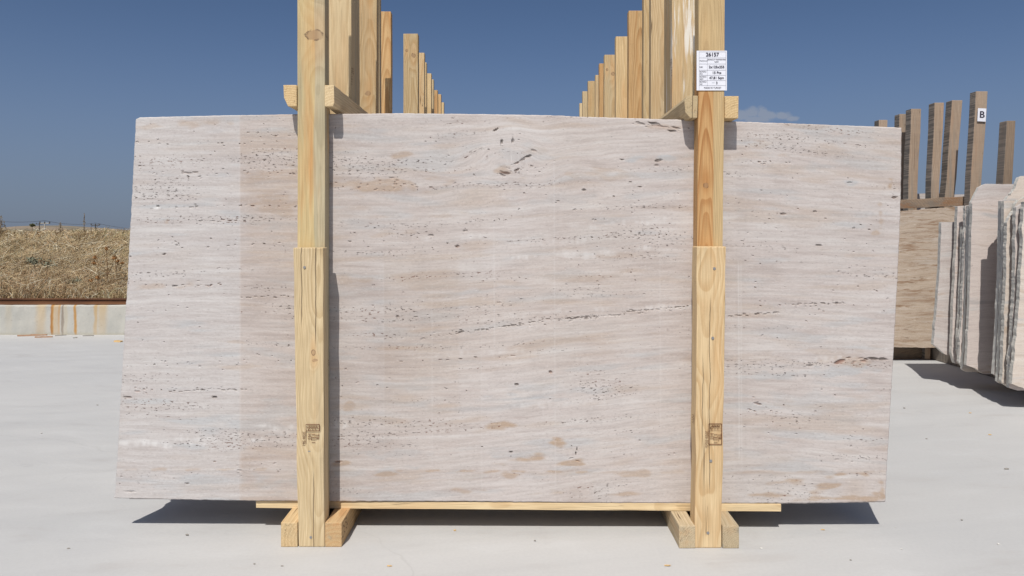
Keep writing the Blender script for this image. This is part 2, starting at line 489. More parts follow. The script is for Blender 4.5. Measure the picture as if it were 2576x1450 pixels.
xg, yg, _ = t.sep(p)
n5 = t.noise(t.comb(t.m('ADD', t.m('MULTIPLY', xg, 0.5), t.m('MULTIPLY', yg, 0.2)), t.m('SUBTRACT', t.m('MULTIPLY', yg, 7.0), t.m('MULTIPLY', xg, 1.6)), 0.0), 1.0, 5.0, 0.65)
c = t.mix(t.ramp(n5, 0.48, 0.72, 0.0, 0.20), c, (0.385, 0.38, 0.378))
c = t.mix(t.ramp(n5, 0.48, 0.28, 0.0, 0.22), c, (0.55, 0.545, 0.535))
c = t.mix(t.ramp(n3, 0.3, 0.7, 0.10, 0.0), c, (0.3, 0.3, 0.3))
spk = t.n("ShaderNodeTexVoronoi", {"Scale": 5.5, "Randomness": 1.0}, feature='F1')
t.set(spk.inputs["Vector"], p)
ds = t.ramp(spk.outputs["Distance"], 0.024, 0.010)
sel = t.sep(spk.outputs["Color"])[0]
c = t.mix(t.m('MULTIPLY', ds, t.m('GREATER_THAN', sel, 0.86)), c, (0.21, 0.19, 0.17))
# hairline crack
cr = t.n("ShaderNodeTexVoronoi", {"Scale": 0.42, "Randomness": 1.0}, feature='DISTANCE_TO_EDGE')
cw = t.vm('ADD', p, t.vm('MULTIPLY', t.n("ShaderNodeTexNoise", {"Scale": 3.0, "Detail": 4.0, "Vector": p}).outputs["Color"], (0.35, 0.35, 0)))
t.set(cr.inputs["Vector"], cw)
ckm = t.m('MULTIPLY', t.ramp(cr.outputs["Distance"], 0.0035, 0.0), t.ramp(n1, 0.42, 0.6))
c = t.mix(t.m('MULTIPLY', ckm, 0.16), c, (0.25, 0.24, 0.23))
t.set(b.inputs["Base Color"], c)
t.set(b.inputs["Roughness"], t.ramp(n2, 0.3, 0.7, 0.55, 0.75))
t.set(b.inputs["Normal"], t.bump(t.m('ADD', t.m('MULTIPLY', n2, 0.8), t.m('MULTIPLY', n3, 0.25)), 0.002, 0.35))
M['yard'] = m

# ------------------------------------------------------------------ the setting: yard, field, hill
def grid_mesh(name, xs, ys, zf, mat, smooth=True):
    X, Yv = np.meshgrid(xs, ys)
    Z = zf(X, Yv)
    co = np.stack([X, Yv, Z], -1).reshape(-1, 3)
    nx, ny = len(xs), len(ys)
    idx = np.arange(nx * ny).reshape(ny, nx)
    q = np.stack([idx[:-1, :-1], idx[:-1, 1:], idx[1:, 1:], idx[1:, :-1]], -1).reshape(-1, 4)
    return np_mesh(name, co, q, mat, smooth)


def np_mesh(name, co, faces, mat, smooth=False):
    """faces: (n,k) array with k = 3 or 4"""
    me = bpy.data.meshes.new(name)
    n, k = faces.shape
    me.vertices.add(len(co))
    me.vertices.foreach_set("co", np.ascontiguousarray(co, dtype=np.float32).ravel())
    me.loops.add(n * k)
    me.loops.foreach_set("vertex_index", np.ascontiguousarray(faces, dtype=np.int32).ravel())
    me.polygons.add(n)
    me.polygons.foreach_set("loop_start", np.arange(0, n * k, k, dtype=np.int32))
    me.polygons.foreach_set("loop_total", np.full(n, k, dtype=np.int32))
    me.update(calc_edges=True)
    me.polygons.foreach_set("use_smooth", np.full(n, bool(smooth)))
    if mat:
        me.materials.append(mat)
    return me


WALL_Y, WALL_T, WALL_H = 7.34, 0.30, 0.289
yard = link("yard", grid_mesh("yard", np.linspace(-70, 70, 60), np.linspace(-60, WALL_Y + 0.1, 40), lambda x, y: 0 * x, M['yard']))
tag(yard, kind="structure")


def field_z(x, y):
    y = np.asarray(y, dtype=float)
    r = np.clip((y - 7.5) / 24.0, 0, 1)
    r = r * r * (3 - 2 * r)
    base = 0.27 + 0.42 * r
    far = np.clip((y - 45) / 200.0, 0, 1)
    bumps = 0.05 * np.sin(x * 0.55 + 1.0) * np.cos(y * 0.43) + 0.04 * np.sin(x * 0.21 - y * 0.3)
    return base + bumps * np.clip((y - 7.5) / 4, 0, 1) * (1 - far) - far * 0.9


m, t, b = material("dry_soil", 0.95, 0.1)
p = t.objc()
n1 = t.noise(t.vm('MULTIPLY', p, (1.2, 1.2, 1.2)), 1.0, 5.0, 0.65)
n2 = t.noise(t.vm('MULTIPLY', p, (14, 14, 14)), 1.0, 4.0)
c = t.mix(t.ramp(n1, 0.35, 0.65), (0.26, 0.19, 0.11), (0.40, 0.31, 0.18))
c = t.mix(t.ramp(n2, 0.3, 0.7, 0.5, 0.0), c, (0.12, 0.085, 0.05))
t.set(b.inputs["Base Color"], c)
M['soil'] = m
ys = np.concatenate([np.linspace(WALL_Y + WALL_T - 0.02, 45, 70), np.linspace(55, 300, 20), np.linspace(400, 3500, 10)])
xs = np.concatenate([np.linspace(-3000, -80, 12), np.linspace(-70, 70, 141), np.linspace(80, 3000, 12)])
field = link("field", grid_mesh("field", xs, ys, field_z, M['soil']))
tag(field, kind="structure")

# far low hill with a dark wooded crest
m, t, b = material("far_hill", 0.95, 0.1)
n1 = t.noise(t.vm('MULTIPLY', t.objc(), (0.012, 0.012, 0.03)), 1.0, 5.0, 0.6)
t.set(b.inputs["Base Color"], t.mix(t.ramp(n1, 0.47, 0.56), (0.27, 0.215, 0.16), (0.20, 0.175, 0.13)))
M['hill'] = m


def hill_z(x, y):
    a = 11.0 * np.exp(-(((x + 566) / 42) ** 2) - ((y - 900) / 150) ** 2)
    d2 = 6.0 * np.exp(-(((x + 520) / 34) ** 2) - ((y - 960) / 160) ** 2)
    return a + d2 - 2.5 + 0.3 * np.sin(x * 0.09) * np.sin(y * 0.07)


def wood_hill_z(x, y):
    a = 12.0 * np.exp(-(((x + 640) / 38) ** 2) - ((y - 860) / 60) ** 2)
    return a - 2.5 + 0.7 * np.sin(x * 0.5) * np.sin(y * 0.4) * np.exp(-(((x + 640) / 60) ** 2))


hill = link("hill", grid_mesh("hill", np.linspace(-1000, -300, 100), np.linspace(600, 1400, 50), hill_z, M['hill']))
tag(hill, kind="structure")
M['hill_dark'] = plain("wooded_hill", (0.085, 0.085, 0.06), 0.95, 0.1, 0.05, 0.5)
hill2 = link("wooded_hill", grid_mesh("wooded_hill", np.linspace(-900, -500, 120), np.linspace(700, 1000, 50), wood_hill_z, M['hill_dark']))
tag(hill2, kind="structure")

# ------------------------------------------------------------------ front slab with real relief
SLAB_Y = 2.5
def slab_uv_edges():
    # outline in picture px of the front face, turned into metres in its plane
    top = [(341, 300), (352, 295.5), (560, 290.5), (760, 287.5), (1000, 285), (1200, 287), (1418, 291), (1424, 292.5), (1600, 298), (1800, 304), (2000, 311), (2200, 318.5), (2269, 321.5)]
    bot = [(286, 1254), (440, 1257.5), (640, 1261), (830, 1262.4), (1200, 1262.8), (1409, 1265), (1740, 1267.5), (1850, 1268), (2030, 1267.5), (2228, 1264)]
    lef = [(341, 300), (333, 460), (318, 730), (306, 940), (296, 1120), (289, 1235), (286, 1254)]
    rig = [(2269, 321.5), (2267, 500), (2258, 720), (2248, 900), (2238, 1080), (2231, 1200), (2228, 1263)]
    f = lambda L: np.array([[(u - U0) * SLAB_Y / F, H + (V0 - v) * SLAB_Y / F] for u, v in L])
    return f(top), f(bot), f(lef), f(rig)


def curve(P, s):
    d = np.concatenate([[0], np.cumsum(np.hypot(*np.diff(P, axis=0).T))])
    d /= d[-1]
    return np.stack([np.interp(s, d, P[:, 0]), np.interp(s, d, P[:, 1])], -1)


NXG, NZG = 850, 417
top, bot, lef, rig = slab_uv_edges()
s = np.linspace(0, 1, NXG)
w = np.linspace(0, 1, NZG)
chip = lambda n, amp, sd: amp * np.convolve(np.random.default_rng(sd).standard_normal(n + 8), np.ones(5) / 5, 'same')[4:-4]
T_, B_ = curve(top, s), curve(bot, s)
L_, R_ = curve(lef, w), curve(rig, w)
T_[:, 1] += chip(NXG, 0.0006, 1); B_[:, 1] += chip(NXG, 0.0008, 2)
L_[:, 0] += chip(NZG, 0.0007, 3); R_[:, 0] += chip(NZG, 0.0009, 4)
L_[0], L_[-1], R_[0], R_[-1] = T_[0], B_[0], T_[-1], B_[-1]
S, Wt = np.meshgrid(s, w)          # rows: top -> bottom
S3, W3 = S[..., None], Wt[..., None]
Pxz = ((1 - W3) * T_[None] + W3 * B_[None] + (1 - S3) * L_[:, None] + S3 * R_[:, None]
       - ((1 - S3) * (1 - W3) * T_[0] + S3 * (1 - W3) * T_[-1] + (1 - S3) * W3 * B_[0] + S3 * W3 * B_[-1]))
GX, GZ = Pxz[..., 0], Pxz[..., 1]
GU = U0 + GX * F / SLAB_Y          # picture-scale coordinates on the face, used to place veins and stains
GV = V0 - (GZ - H) * F / SLAB_Y


def fnoise(lx, lz, seed):
    """smooth noise, correlation lengths in cells, zero mean unit variance"""
    r = np.random.default_rng(seed).standard_normal((NZG, NXG))
    fx = np.fft.rfftfreq(NXG)[None]; fz = np.fft.fftfreq(NZG)[:, None]
    g = np.exp(-2 * math.pi ** 2 * ((fx * lx) ** 2 + (fz * lz) ** 2))
    o = np.fft.irfft2(np.fft.rfft2(r) * g, s=r.shape)
    return (o - o.mean()) / o.std()


def sstep(x, a, b_):
    q = np.clip((x - a) / (b_ - a), 0, 1)
    return q * q * (3 - 2 * q)


# bedding: nearly level on the left, climbing to the right in the middle, curling round a nodule near the top
lift_ = 0.085 * sstep(GX, -0.5, 0.9) * (0.6 + 0.5 * sstep(GZ, 1.2, 0.3)) - 0.025 * sstep(GX, 0.55, 1.25)
wav = 0.004 * fnoise(90, 30, 21) + 0.0022 * fnoise(30, 10, 22)
cu, cv = 1300, 395
rr = np.hypot((GU - cu) / 130, (GV - cv) / 75)
curl = np.exp(-rr ** 2) * 0.020 * np.sin((GU - cu) / 42.0 + (GV - cv) / 50) + np.exp(-rr ** 2 * 0.6) * 0.02 * fnoise(14, 9, 23)
DZ = (-lift_ + wav + curl)         # added to z -> bedding coordinate
# warp: sample noise rows along the bedding
cell = 1.25 / NZG
rows = np.clip(np.arange(NZG)[:, None] - DZ / cell, 0, NZG - 1.001)


def bed(lx, lz, seed):
    a = fnoise(lx, lz, seed)
    r0 = np.floor(rows).astype(int); fr = rows - r0
    c_ = np.arange(NXG)[None].repeat(NZG, 0)
    return a[r0, c_] * (1 - fr) + a[r0 + 1, c_] * fr


band = 0.43 + 0.06 * bed(110, 3.0, 31) + 0.09 * bed(40, 1.1, 32) + 0.07 * bed(60, 14, 33) + 0.09 * bed(9, 1.0, 34) + 0.07 * fnoise(14, 9, 35)
warm_ = sstep(bed(44, 6, 35) + 0.9 * bed(14, 1.8, 36), 0.5, 2.8) * 0.34
cool_ = sstep(bed(32, 4, 37) + 0.9 * bed(11, 1.6, 38), 0.6, 2.8) * 0.62
white_ = sstep(bed(45, 1.3, 39), 1.2, 2.8) * 0.24
dens_ = np.clip(0.26 + 0.40 * bed(50, 2.0, 40) + 0.30 * fnoise(30, 10, 41), 0, 1.15)
lift = np.full_like(band, 0.5)
pit = np.zeros_like(band)


def ell(u, v, ru, rv, ang=0.0):
    dx, dy = GU - u, GV - v
    ca, sa = math.cos(ang), math.sin(ang)
    a = (dx * ca + dy * sa) / ru
    b_ = (-dx * sa + dy * ca) / rv
    return np.hypot(a, b_)


nA, nB, nC = fnoise(5, 1.6, 51), fnoise(2.5, 1.1, 52), fnoise(14, 4, 53)
def blob(u, v, ru, rv, ang=0.0, rough=0.75):
    return sstep(ell(u, v, ru, rv, ang) + rough * (nA * 0.5 + nC * 0.3), 1.15, 0.25)


# lighter panel on the left part, faint upright joints
lift += 0.022 * sstep(GU, 612, 600) - 0.020 * (sstep(GU, 601, 606) * sstep(GU, 975, 960)) - 0.012 * sstep(GU, 1850, 1858)
band += 0.10 * sstep(GU, 606, 600) - 0.05 * sstep(GU, 601, 608) * sstep(GU, 1000, 960)
warm_ += 0.10 * sstep(GU, 601, 606) * sstep(GU, 760, 740) + 0.05 * sstep(GU, 820, 830) * sstep(GU, 1220, 1205) + 0.13 * sstep(GU, 963, 967) * sstep(GU, 1160, 1148) * sstep(GV, 560, 680) * sstep(GV, 1250, 900)
warm_ *= 1 - 0.6 * sstep(GU, 606, 600)
cool_ += 0.36 * sstep(GU, 606, 600)
lift += 0.020 * sstep(GU, 606, 600)
for (ua, ub, dl) in ((965, 1075, -.022), (1075, 1150, -.010), (1210, 1300, .014), (1300, 1395, .006), (1395, 1500, -.006), (1660, 1740, .012), (1850, 1880, -.02)):
    lift += dl * sstep(GU, ua - 2, ua + 2) * sstep(GU, ub + 8, ub - 8)
warm_ += 0.16 * sstep(fnoise(55, 45, 71), 0.1, 1.8) * sstep(GU, 606, 640)
lift -= 0.03 * sstep(fnoise(40, 26, 72), 0.3, 2.0)
for (uu, a, v0, v1) in ((604, 0.12, 300, 1265), (1395, 0.16, 380, 1250), (965, 0.10, 640, 1200), (1210, 0.10, 820, 1260), (1243, 0.16, 500, 900), (1858, 0.33, 640, 1180), (1864, 0.24, 640, 1180),
                        (1660, 0.12, 540, 1100), (1086, 0.10, 700, 1200), (1790, 0.1, 500, 700)):
    ln = np.exp(-((GU - uu - 0.004 * (GV - 700)) / 1.6) ** 2) * sstep(GV, v0, v0 + 40) * sstep(GV, v1, v1 - 40)
    white_ += a * ln
# warm stains (u, v, ru, rv, strength)
for (u, v, ru, rv, a) in ((690, 515, 75, 30, .45), (730, 535, 40, 14, .45), (980, 465, 120, 16, .55), (870, 465, 60, 12, .45), (700, 430, 90, 10, .4), (380, 318, 60, 9, .35), (490, 312, 70, 9, .4),
                          (840, 300, 55, 9, .35), (1015, 388, 22, 8, .55), (1490, 440, 55, 12, .4), (1560, 445, 45, 10, .3), (1245, 1070, 36, 12, .75), (1402, 1107, 18, 15, .75),
                          (860, 705, 90, 14, .3), (1180, 720, 90, 12, .25), (1000, 590, 60, 10, .3), (1090, 545, 60, 8, .25), (400, 720, 70, 9, .35), (640, 920, 80, 8, .3), (1010, 905, 60, 8, .2),
                          (1310, 1160, 40, 7, .6), (1350, 1150, 25, 9, .5), (1440, 1165, 35, 7, .5), (1600, 1190, 40, 9, .35), (1290, 1195, 30, 6, .4), (850, 1165, 45, 7, .45), (880, 1022, 14, 8, .5),
                          (960, 1195, 40, 6, .45), (1200, 1235, 60, 8, .35), (1400, 1240, 60, 8, .4), (1540, 1245, 90, 8, .4), (2000, 1210, 60, 12, .5), (2090, 1225, 45, 14, .5), (2150, 1190, 30, 10, .5),
                          (1935, 1245, 60, 9, .5), (2060, 1255, 70, 7, .45), (2180, 1250, 45, 12, .5), (2220, 1235, 10, 25, .5), (1900, 900, 90, 12, .15), (2140, 905, 90, 14, .25), (2250, 470, 8, 34, .0),
                          (2240, 470, 9, 24, .75), (2215, 545, 6, 40, .4), (2205, 585, 14, 7, .5), (2160, 880, 120, 10, .2), (1100, 640, 80, 10, .3), (420, 560, 10, 8, .5), (590, 860, 35, 5, .3),
                          (1700, 320, 90, 8, .3), (760, 560, 10, 40, .2), (1280, 432, 30, 12, .6), (1350, 380, 30, 9, .2), (1920, 365, 40, 8, .25), (2020, 390, 50, 8, .3)):
    warm_ = np.maximum(warm_, min((1.9 if v > 1130 else 1.35) * a, 1) * blob(u, v, ru, rv, -0.05))
# blue-grey veins
for (u, v, ru, rv, a) in ((1310, 1003, 110, 5, .8), (1250, 995, 60, 10, .5), (1480, 985, 90, 10, .4), (1580, 400, 60, 9, .75), (1690, 395, 45, 7, .8), (1290, 395, 80, 25, .35), (2080, 935, 120, 14, .65),
                          (1960, 950, 80, 12, .55), (2060, 1010, 150, 20, .35), (640, 1070, 120, 22, .35), (560, 1120, 90, 18, .45), (690, 1215, 140, 20, .55), (420, 1215, 120, 20, .5), (900, 1190, 90, 15, .5),
                          (1320, 1145, 90, 8, .55), (1390, 500, 120, 12, .3), (1110, 480, 60, 10, .4), (420, 330, 60, 12, .3), (2110, 345, 90, 20, .5), (2140, 462, 18, 8, .7), (1960, 545, 110, 7, .5),
                          (2060, 420, 60, 8, .5), (1890, 530, 70, 6, .5), (2180, 540, 60, 10, .4), (430, 565, 50, 10, .4), (560, 580, 60, 12, .35), (700, 560, 60, 18, .4), (520, 420, 60, 20, .25),
                          (1000, 1140, 70, 12, .4), (1750, 700, 60, 8, .3), (1140, 910, 60, 12, .3), (1420, 690, 60, 10, .3), (350, 1000, 60, 18, .3), (330, 1180, 60, 14, .3)):
    cool_ = np.maximum(cool_, min(1.3 * a, 1) * blob(u, v, ru, rv, -0.04))
# chalky fringe bands low on the left
for (u, v, ru, rv, a) in ((440, 1110, 130, 10, .55), (560, 1112, 120, 9, .55), (690, 1082, 100, 14, .45), (880, 1070, 90, 12, .5), (400, 523, 14, 5, .95), (1480, 640, 200, 9, .4), (1600, 560, 160, 8, .3),
                          (1160, 600, 150, 8, .3), (1440, 1015, 120, 12, .3), (1350, 610, 120, 8, .3), (2050, 905, 110, 7, .35), (1500, 780, 160, 7, .25), (1180, 890, 120, 7, .25)):
    fringe = blob(u, v, ru, rv, -0.06) * (0.6 + 0.4 * np.clip(fnoise(1.3, 4, int(u)) * 0.9, -1, 1))
    white_ = np.maximum(white_, a * fringe)
# the ruled saw line near the foot with amber drips
saw_v = 1185 + 7 * sstep(GU, 600, 1500)
white_ += 0.22 * np.exp(-((GV - saw_v + 4) / 2.0) ** 2) * (GU < 760)
lift -= 0.05 * np.exp(-((GV - saw_v - 1) / 1.6) ** 2)
for k, uu in enumerate((330, 400, 488, 572, 655, 1010, 1090, 1172, 1240, 1302, 1390, 1465, 1545, 1610, 1690, 1900, 2040, 2190)):
    a = .75 if 380 < uu < 1500 else .45
    vv = 1185 + 7 * min(max((uu - 600) / 900, 0), 1) - 4
    warm_ = np.maximum(warm_, a * sstep(ell(uu, vv, 26 if uu < 1500 else 46, 4.2, -0.04) + 0.2 * nB, 1.1, 0.4))

warm_ = np.maximum(warm_, (0.30 + 0.12 * nC) * np.exp(-((GV - saw_v + 2) / 3.2) ** 2) * sstep(GU, 900, 1050))

# pores large enough to have depth
def pits(n, u0, u1, v0, v1, smin, smax, seed, slope=0.0, asp=2.6):
    r = random.Random(seed)
    for _ in range(int(n * 0.46)):
        u = r.uniform(u0, u1)
        v = r.gauss(0.5 * (v0 + v1), 0.28 * (v1 - v0)) + slope * (u - 0.5 * (u0 + u1))
        a = r.uniform(smin, smax)
        a *= 0.46 if r.random() < 0.9 else 0.75
        one_pit(u, v, max(a * r.uniform(0.7, 1.3) * asp / 2, 1.5), max(a * r.uniform(0.3, 0.55), 1.15), r.uniform(-0.35, 0.25), r.uniform(.30, .85))


def one_pit(u, v, ru, rv, ang=0.0, depth=1.0):
    iu = int((u - 300) / (1950 / NXG)); iv = int((v - 290) / (970 / NZG))
    hu = int(ru * 2.2 / 2.28) + 16; hv = int(rv * 2.2 / 2.3) + 16
    a0, a1, b0, b1 = max(iv - hv - 6, 0), min(iv + hv + 6, NZG), max(iu - hu - 8, 0), min(iu + hu + 8, NXG)
    if a1 <= a0 or b1 <= b0:
        return
    dx, dy = GU[a0:a1, b0:b1] - u, GV[a0:a1, b0:b1] - v
    ca, sa = math.cos(ang), math.sin(ang)
    e = np.hypot((dx * ca + dy * sa) / ru, (-dx * sa + dy * ca) / rv)
    e = e + 0.28 * nB[a0:a1, b0:b1]
    pit[a0:a1, b0:b1] = np.maximum(pit[a0:a1, b0:b1], depth * sstep(e, 1.25, 0.45))


for args in ((60, 340, 745, 415, 445, 2.2, 4.6, 1, 0.0), (40, 340, 600, 430, 445, 2.5, 5.5, 2, 0.01), (34, 620, 745, 330, 345, 3.0, 6.0, 3, 0.0), (28, 660, 745, 428, 442, 2.5, 5.5, 4, 0.0),
             (55, 830, 1090, 455, 475, 2.8, 6.0, 5, 0.0), (30, 830, 1000, 470, 482, 2.5, 5, 6, 0), (26, 650, 745, 505, 530, 2.5, 5, 7, 0.0), (24, 340, 700, 355, 370, 2.5, 5, 8, 0.02),
             (30, 1590, 1740, 305, 330, 3.0, 7.0, 9, 0.12), (34, 1180, 1400, 330, 460, 2.5, 5.0, 10, 0.0), (22, 1240, 1330, 425, 445, 3, 7, 11, -0.1), (26, 1860, 1990, 405, 415, 2.5, 5, 12, 0),
             (40, 1860, 2260, 340, 380, 2.2, 4.5, 13, 0.02), (40, 1860, 2260, 440, 520, 2.2, 4.5, 14, 0.0), (34, 1830, 2200, 545, 580, 2.4, 5, 15, 0.0), (60, 1400, 1740, 789, 795, 3.0, 5.5, 16, -0.085),
             (46, 1010, 1400, 828, 836, 2.6, 5.0, 17, -0.105), (50, 340, 740, 600, 625, 2.0, 4.5, 18, 0.0), (30, 340, 600, 715, 722, 2.4, 5.0, 19, 0.0), (60, 320, 740, 900, 930, 2.0, 4.4, 20, -0.01),
             (40, 310, 560, 975, 985, 2.0, 4.2, 21, -0.01), (30, 430, 560, 710, 722, 3, 5.5, 22, 0.0), (60, 850, 1240, 560, 640, 2.2, 4.6, 23, 0.0), (60, 1240, 1740, 440, 560, 2.0, 4.4, 24, 0.0),
             (60, 1400, 1740, 590, 700, 2.0, 4.2, 25, -0.05), (50, 840, 1400, 930, 1000, 2.0, 4.0, 26, -0.02), (50, 840, 1700, 1080, 1180, 2.0, 4.4, 27, 0), (40, 300, 740, 1140, 1240, 2.2, 5.0, 28, 0),
             (70, 1860, 2240, 600, 820, 2.0, 4.2, 29, 0), (40, 1880, 2200, 760, 780, 2.2, 4.6, 30, 0.02), (60, 1860, 2240, 1000, 1180, 2.0, 4.4, 31, 0), (36, 1880, 2120, 1010, 1050, 2.4, 5, 32, -0.03),
             (16, 2020, 2100, 905, 925, 2.6, 5, 33, -0.1), (24, 1830, 1900, 380, 640, 2.5, 5, 34, 0), (70, 340, 740, 300, 420, 2, 4, 35, 0), (60, 340, 740, 450, 720, 2, 4.4, 36, 0),
             (40, 840, 1250, 300, 440, 2, 4, 37, 0), (40, 1500, 1740, 500, 640, 2.2, 4.6, 38, 0), (40, 840, 1300, 650, 840, 1.8, 3.8, 39, 0), (50, 300, 740, 730, 900, 1.8, 4.0, 40, 0)):
    pits(*args)
# the long broken crack line climbing gently across the middle
rl = random.Random(5)
for (ua, va, ub, vb, n_) in ((1055, 856, 1150, 840, 13), (1150, 838, 1400, 803, 20), (1395, 805, 1560, 792, 26), (1560, 786, 1740, 770, 24), (960, 812, 1320, 752, 14), (1000, 912, 1300, 895, 8), (420, 985, 640, 978, 18),
                             (600, 750, 745, 746, 12), (440, 522, 640, 518, 12), (480, 556, 620, 557, 9), (1830, 797, 1960, 786, 14), (1940, 768, 2120, 762, 18)):
    for k in range(n_):
        f_ = (k + rl.uniform(.1, .9)) / n_
        one_pit(ua + (ub - ua) * f_, va + (vb - va) * f_ + rl.gauss(0, 1.3), rl.uniform(2.0, 6.5), rl.uniform(1.0, 1.7), (vb - va) / (ub - ua) + rl.uniform(-.1, .1), rl.uniform(.5, .95))
# single large cavities
for (u, v, ru, rv, ang) in ((470, 435, 16, 3, 0.05), (492, 434, 9, 2.6, 0), (413, 640, 6, 3.2, -.3), (328, 647, 5, 3.2, 0), (398, 520, 6, 3, 0), (1565, 402, 12, 3.5, 0), (1655, 405, 9, 3.2, -.2), (1652, 416, 6, 4, 0),
                            (1275, 436, 18, 4.5, -.05), (1262, 440, 10, 4, .3), (1300, 428, 10, 3, -.5), (1262, 358, 4, 12, .25), (1290, 352, 3, 12, .15), (1325, 395, 12, 2.6, -.3), (1345, 380, 9, 3, .2),
                            (1310, 405, 22, 2.4, -.5), (1338, 418, 8, 3, .1), (1250, 325, 14, 2.2, -.6), (1610, 312, 14, 3, .1), (1660, 318, 24, 3, .12), (1640, 310, 18, 2.6, .1), (1690, 330, 12, 3.4, .15), (1700, 322, 16, 3, .2),
                            (2112, 911, 17, 5, -.25), (2150, 911, 9, 4, -.2), (2172, 909, 10, 4.5, .05), (2195, 903, 16, 4.5, .03), (2222, 905, 11, 4.5, .1), (2138, 900, 12, 3, -.2), (2160, 902, 14, 2.6, 0), (2040, 920, 9, 3.4, 0),
                            (1910, 408, 5, 2.6, 0), (1778, 400, 9, 2.4, 0), (2138, 460, 9, 3, 0), (2250, 497, 8, 3, -.1), (2050, 533, 7, 3.2, 0), (1970, 538, 10, 3.2, .1), (2060, 618, 7, 3, .1), (1908, 1017, 9, 3.6, .15),
                            (603, 1184, 10, 3, .1), (470, 1217, 9, 2.4, 0), (330, 1237, 16, 2.6, 0), (1285, 1137, 5, 3, 0), (1000, 797, 3.2, 3, 0), (1385, 937, 4, 4, 0), (1300, 968, 5, 3.4, 0), (855, 1162, 12, 2.6, 0),
                            (1440, 1153, 9, 2.6, -.2), (1452, 1160, 10, 2.2, .3), (1170, 582, 6, 3.6, -.1), (1085, 593, 8, 3.2, .05), (1150, 620, 6, 3, -.1), (985, 448, 10, 3, 0), (1145, 461, 7, 3.4, -.2), (1450, 1135, 2, 12, .2),
                            (2180, 905, 8, 3.5, .2), (345, 985, 9, 2.6, 0), (316, 1000, 12, 2.4, 0), (540, 1000, 6, 2.6, 0), (880, 608, 7, 2.4, -.2), (1610, 470, 8, 2.6, .1), (1470, 478, 6, 3, 0)):
    one_pit(u, v, ru * .85, rv * .8, ang, 0.95)
warm_ = np.maximum(warm_, 0.55 * sstep(np.maximum.reduce([blob(2150, 907, 75, 11), blob(1660, 318, 70, 9) * 0.8]), 0.3, 1.0))
pit *= np.clip(0.75 + 0.25 * nA, 0.35, 1)
edge_keep = sstep(np.minimum.reduce([S * NXG, (1 - S) * NXG, Wt * NZG, (1 - Wt) * NZG]), 0.5, 4)
GY = np.full_like(GX, SLAB_Y) + 0.0045 * pit * edge_keep + 0.0004 * fnoise(60, 40, 61)
inner = np.minimum.reduce([np.arange(NXG)[None].repeat(NZG, 0), np.arange(NXG)[::-1][None].repeat(NZG, 0),
                           np.arange(NZG)[:, None].repeat(NXG, 1), np.arange(NZG)[::-1][:, None].repeat(NXG, 1)])
GY += np.where(inner == 0, 0.0022 + 0.0012 * np.abs(fnoise(2, 2, 62)), 0)

OX, OZ = 0.0, float(GZ.min())
front = np.stack([GX - OX, GY - SLAB_Y, GZ - OZ], -1).reshape(-1, 3)
idx = np.arange(NXG * NZG).reshape(NZG, NXG)
q = np.stack([idx[:-1, :-1], idx[1:, :-1], idx[1:, 1:], idx[:-1, 1:]], -1).reshape(-1, 4)
loop = np.concatenate([idx[0, :], idx[1:, -1], idx[-1, ::-1][1:], idx[::-1, 0][1:-1]])
back = front[loop].copy()
back[:, 1] = 0.0205
nb = len(front)
bi = nb + np.arange(len(loop))
side = np.stack([loop, np.roll(loop, -1), np.roll(bi, -1), bi], -1)
cen = np.array([[front[:, 0].mean(), 0.0205, front[:, 2].mean()]])
allco = np.concatenate([front, back, cen])
ci = len(allco) - 1
fan = np.stack([bi, np.roll(bi, -1), np.full_like(bi, ci), np.full_like(bi, ci)], -1)
me = np_mesh("stone_slab", allco, np.concatenate([q, side]), M['trav_front'], False)
# back lid as triangles through bmesh-free add: rebuild with a thin quad ring instead
bm = bmesh.new(); bm.from_mesh(me); bm.verts.ensure_lookup_table()
bm.faces.new([bm.verts[i] for i in bi[::-1]]) if False else None
bmesh.ops.delete(bm, geom=[bm.verts[ci]], context='VERTS')
bm.verts.ensure_lookup_table()
bm.faces.new([bm.verts[int(i)] for i in bi])
bm.to_mesh(me); bm.free()
nv = len(me.vertices)
def colattr(name, chans):
    a = me.attributes.new(name, 'FLOAT_COLOR', 'POINT')
    arr = np.zeros((nv, 4), np.float32)
    fl = np.stack([np.broadcast_to(c_, GX.shape) for c_ in chans], -1).reshape(-1, 4)
    arr[:nb] = fl
    arr[nb:] = fl[loop][:nv - nb]
    a.data.foreach_set("color", arr.ravel())
colattr("tone", (np.clip(band, 0, 1), np.clip(warm_, 0, 1), np.clip(cool_, 0, 1), np.clip(white_, 0, 1)))
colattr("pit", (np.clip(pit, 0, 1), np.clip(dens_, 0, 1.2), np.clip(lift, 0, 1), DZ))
slab = link("stone_slab", me, None, (OX, SLAB_Y, OZ))
tag(slab, "large pale veined travertine slab with pitted face held between two yellow timber posts", "stone slab", "slabs of the labelled bundle")

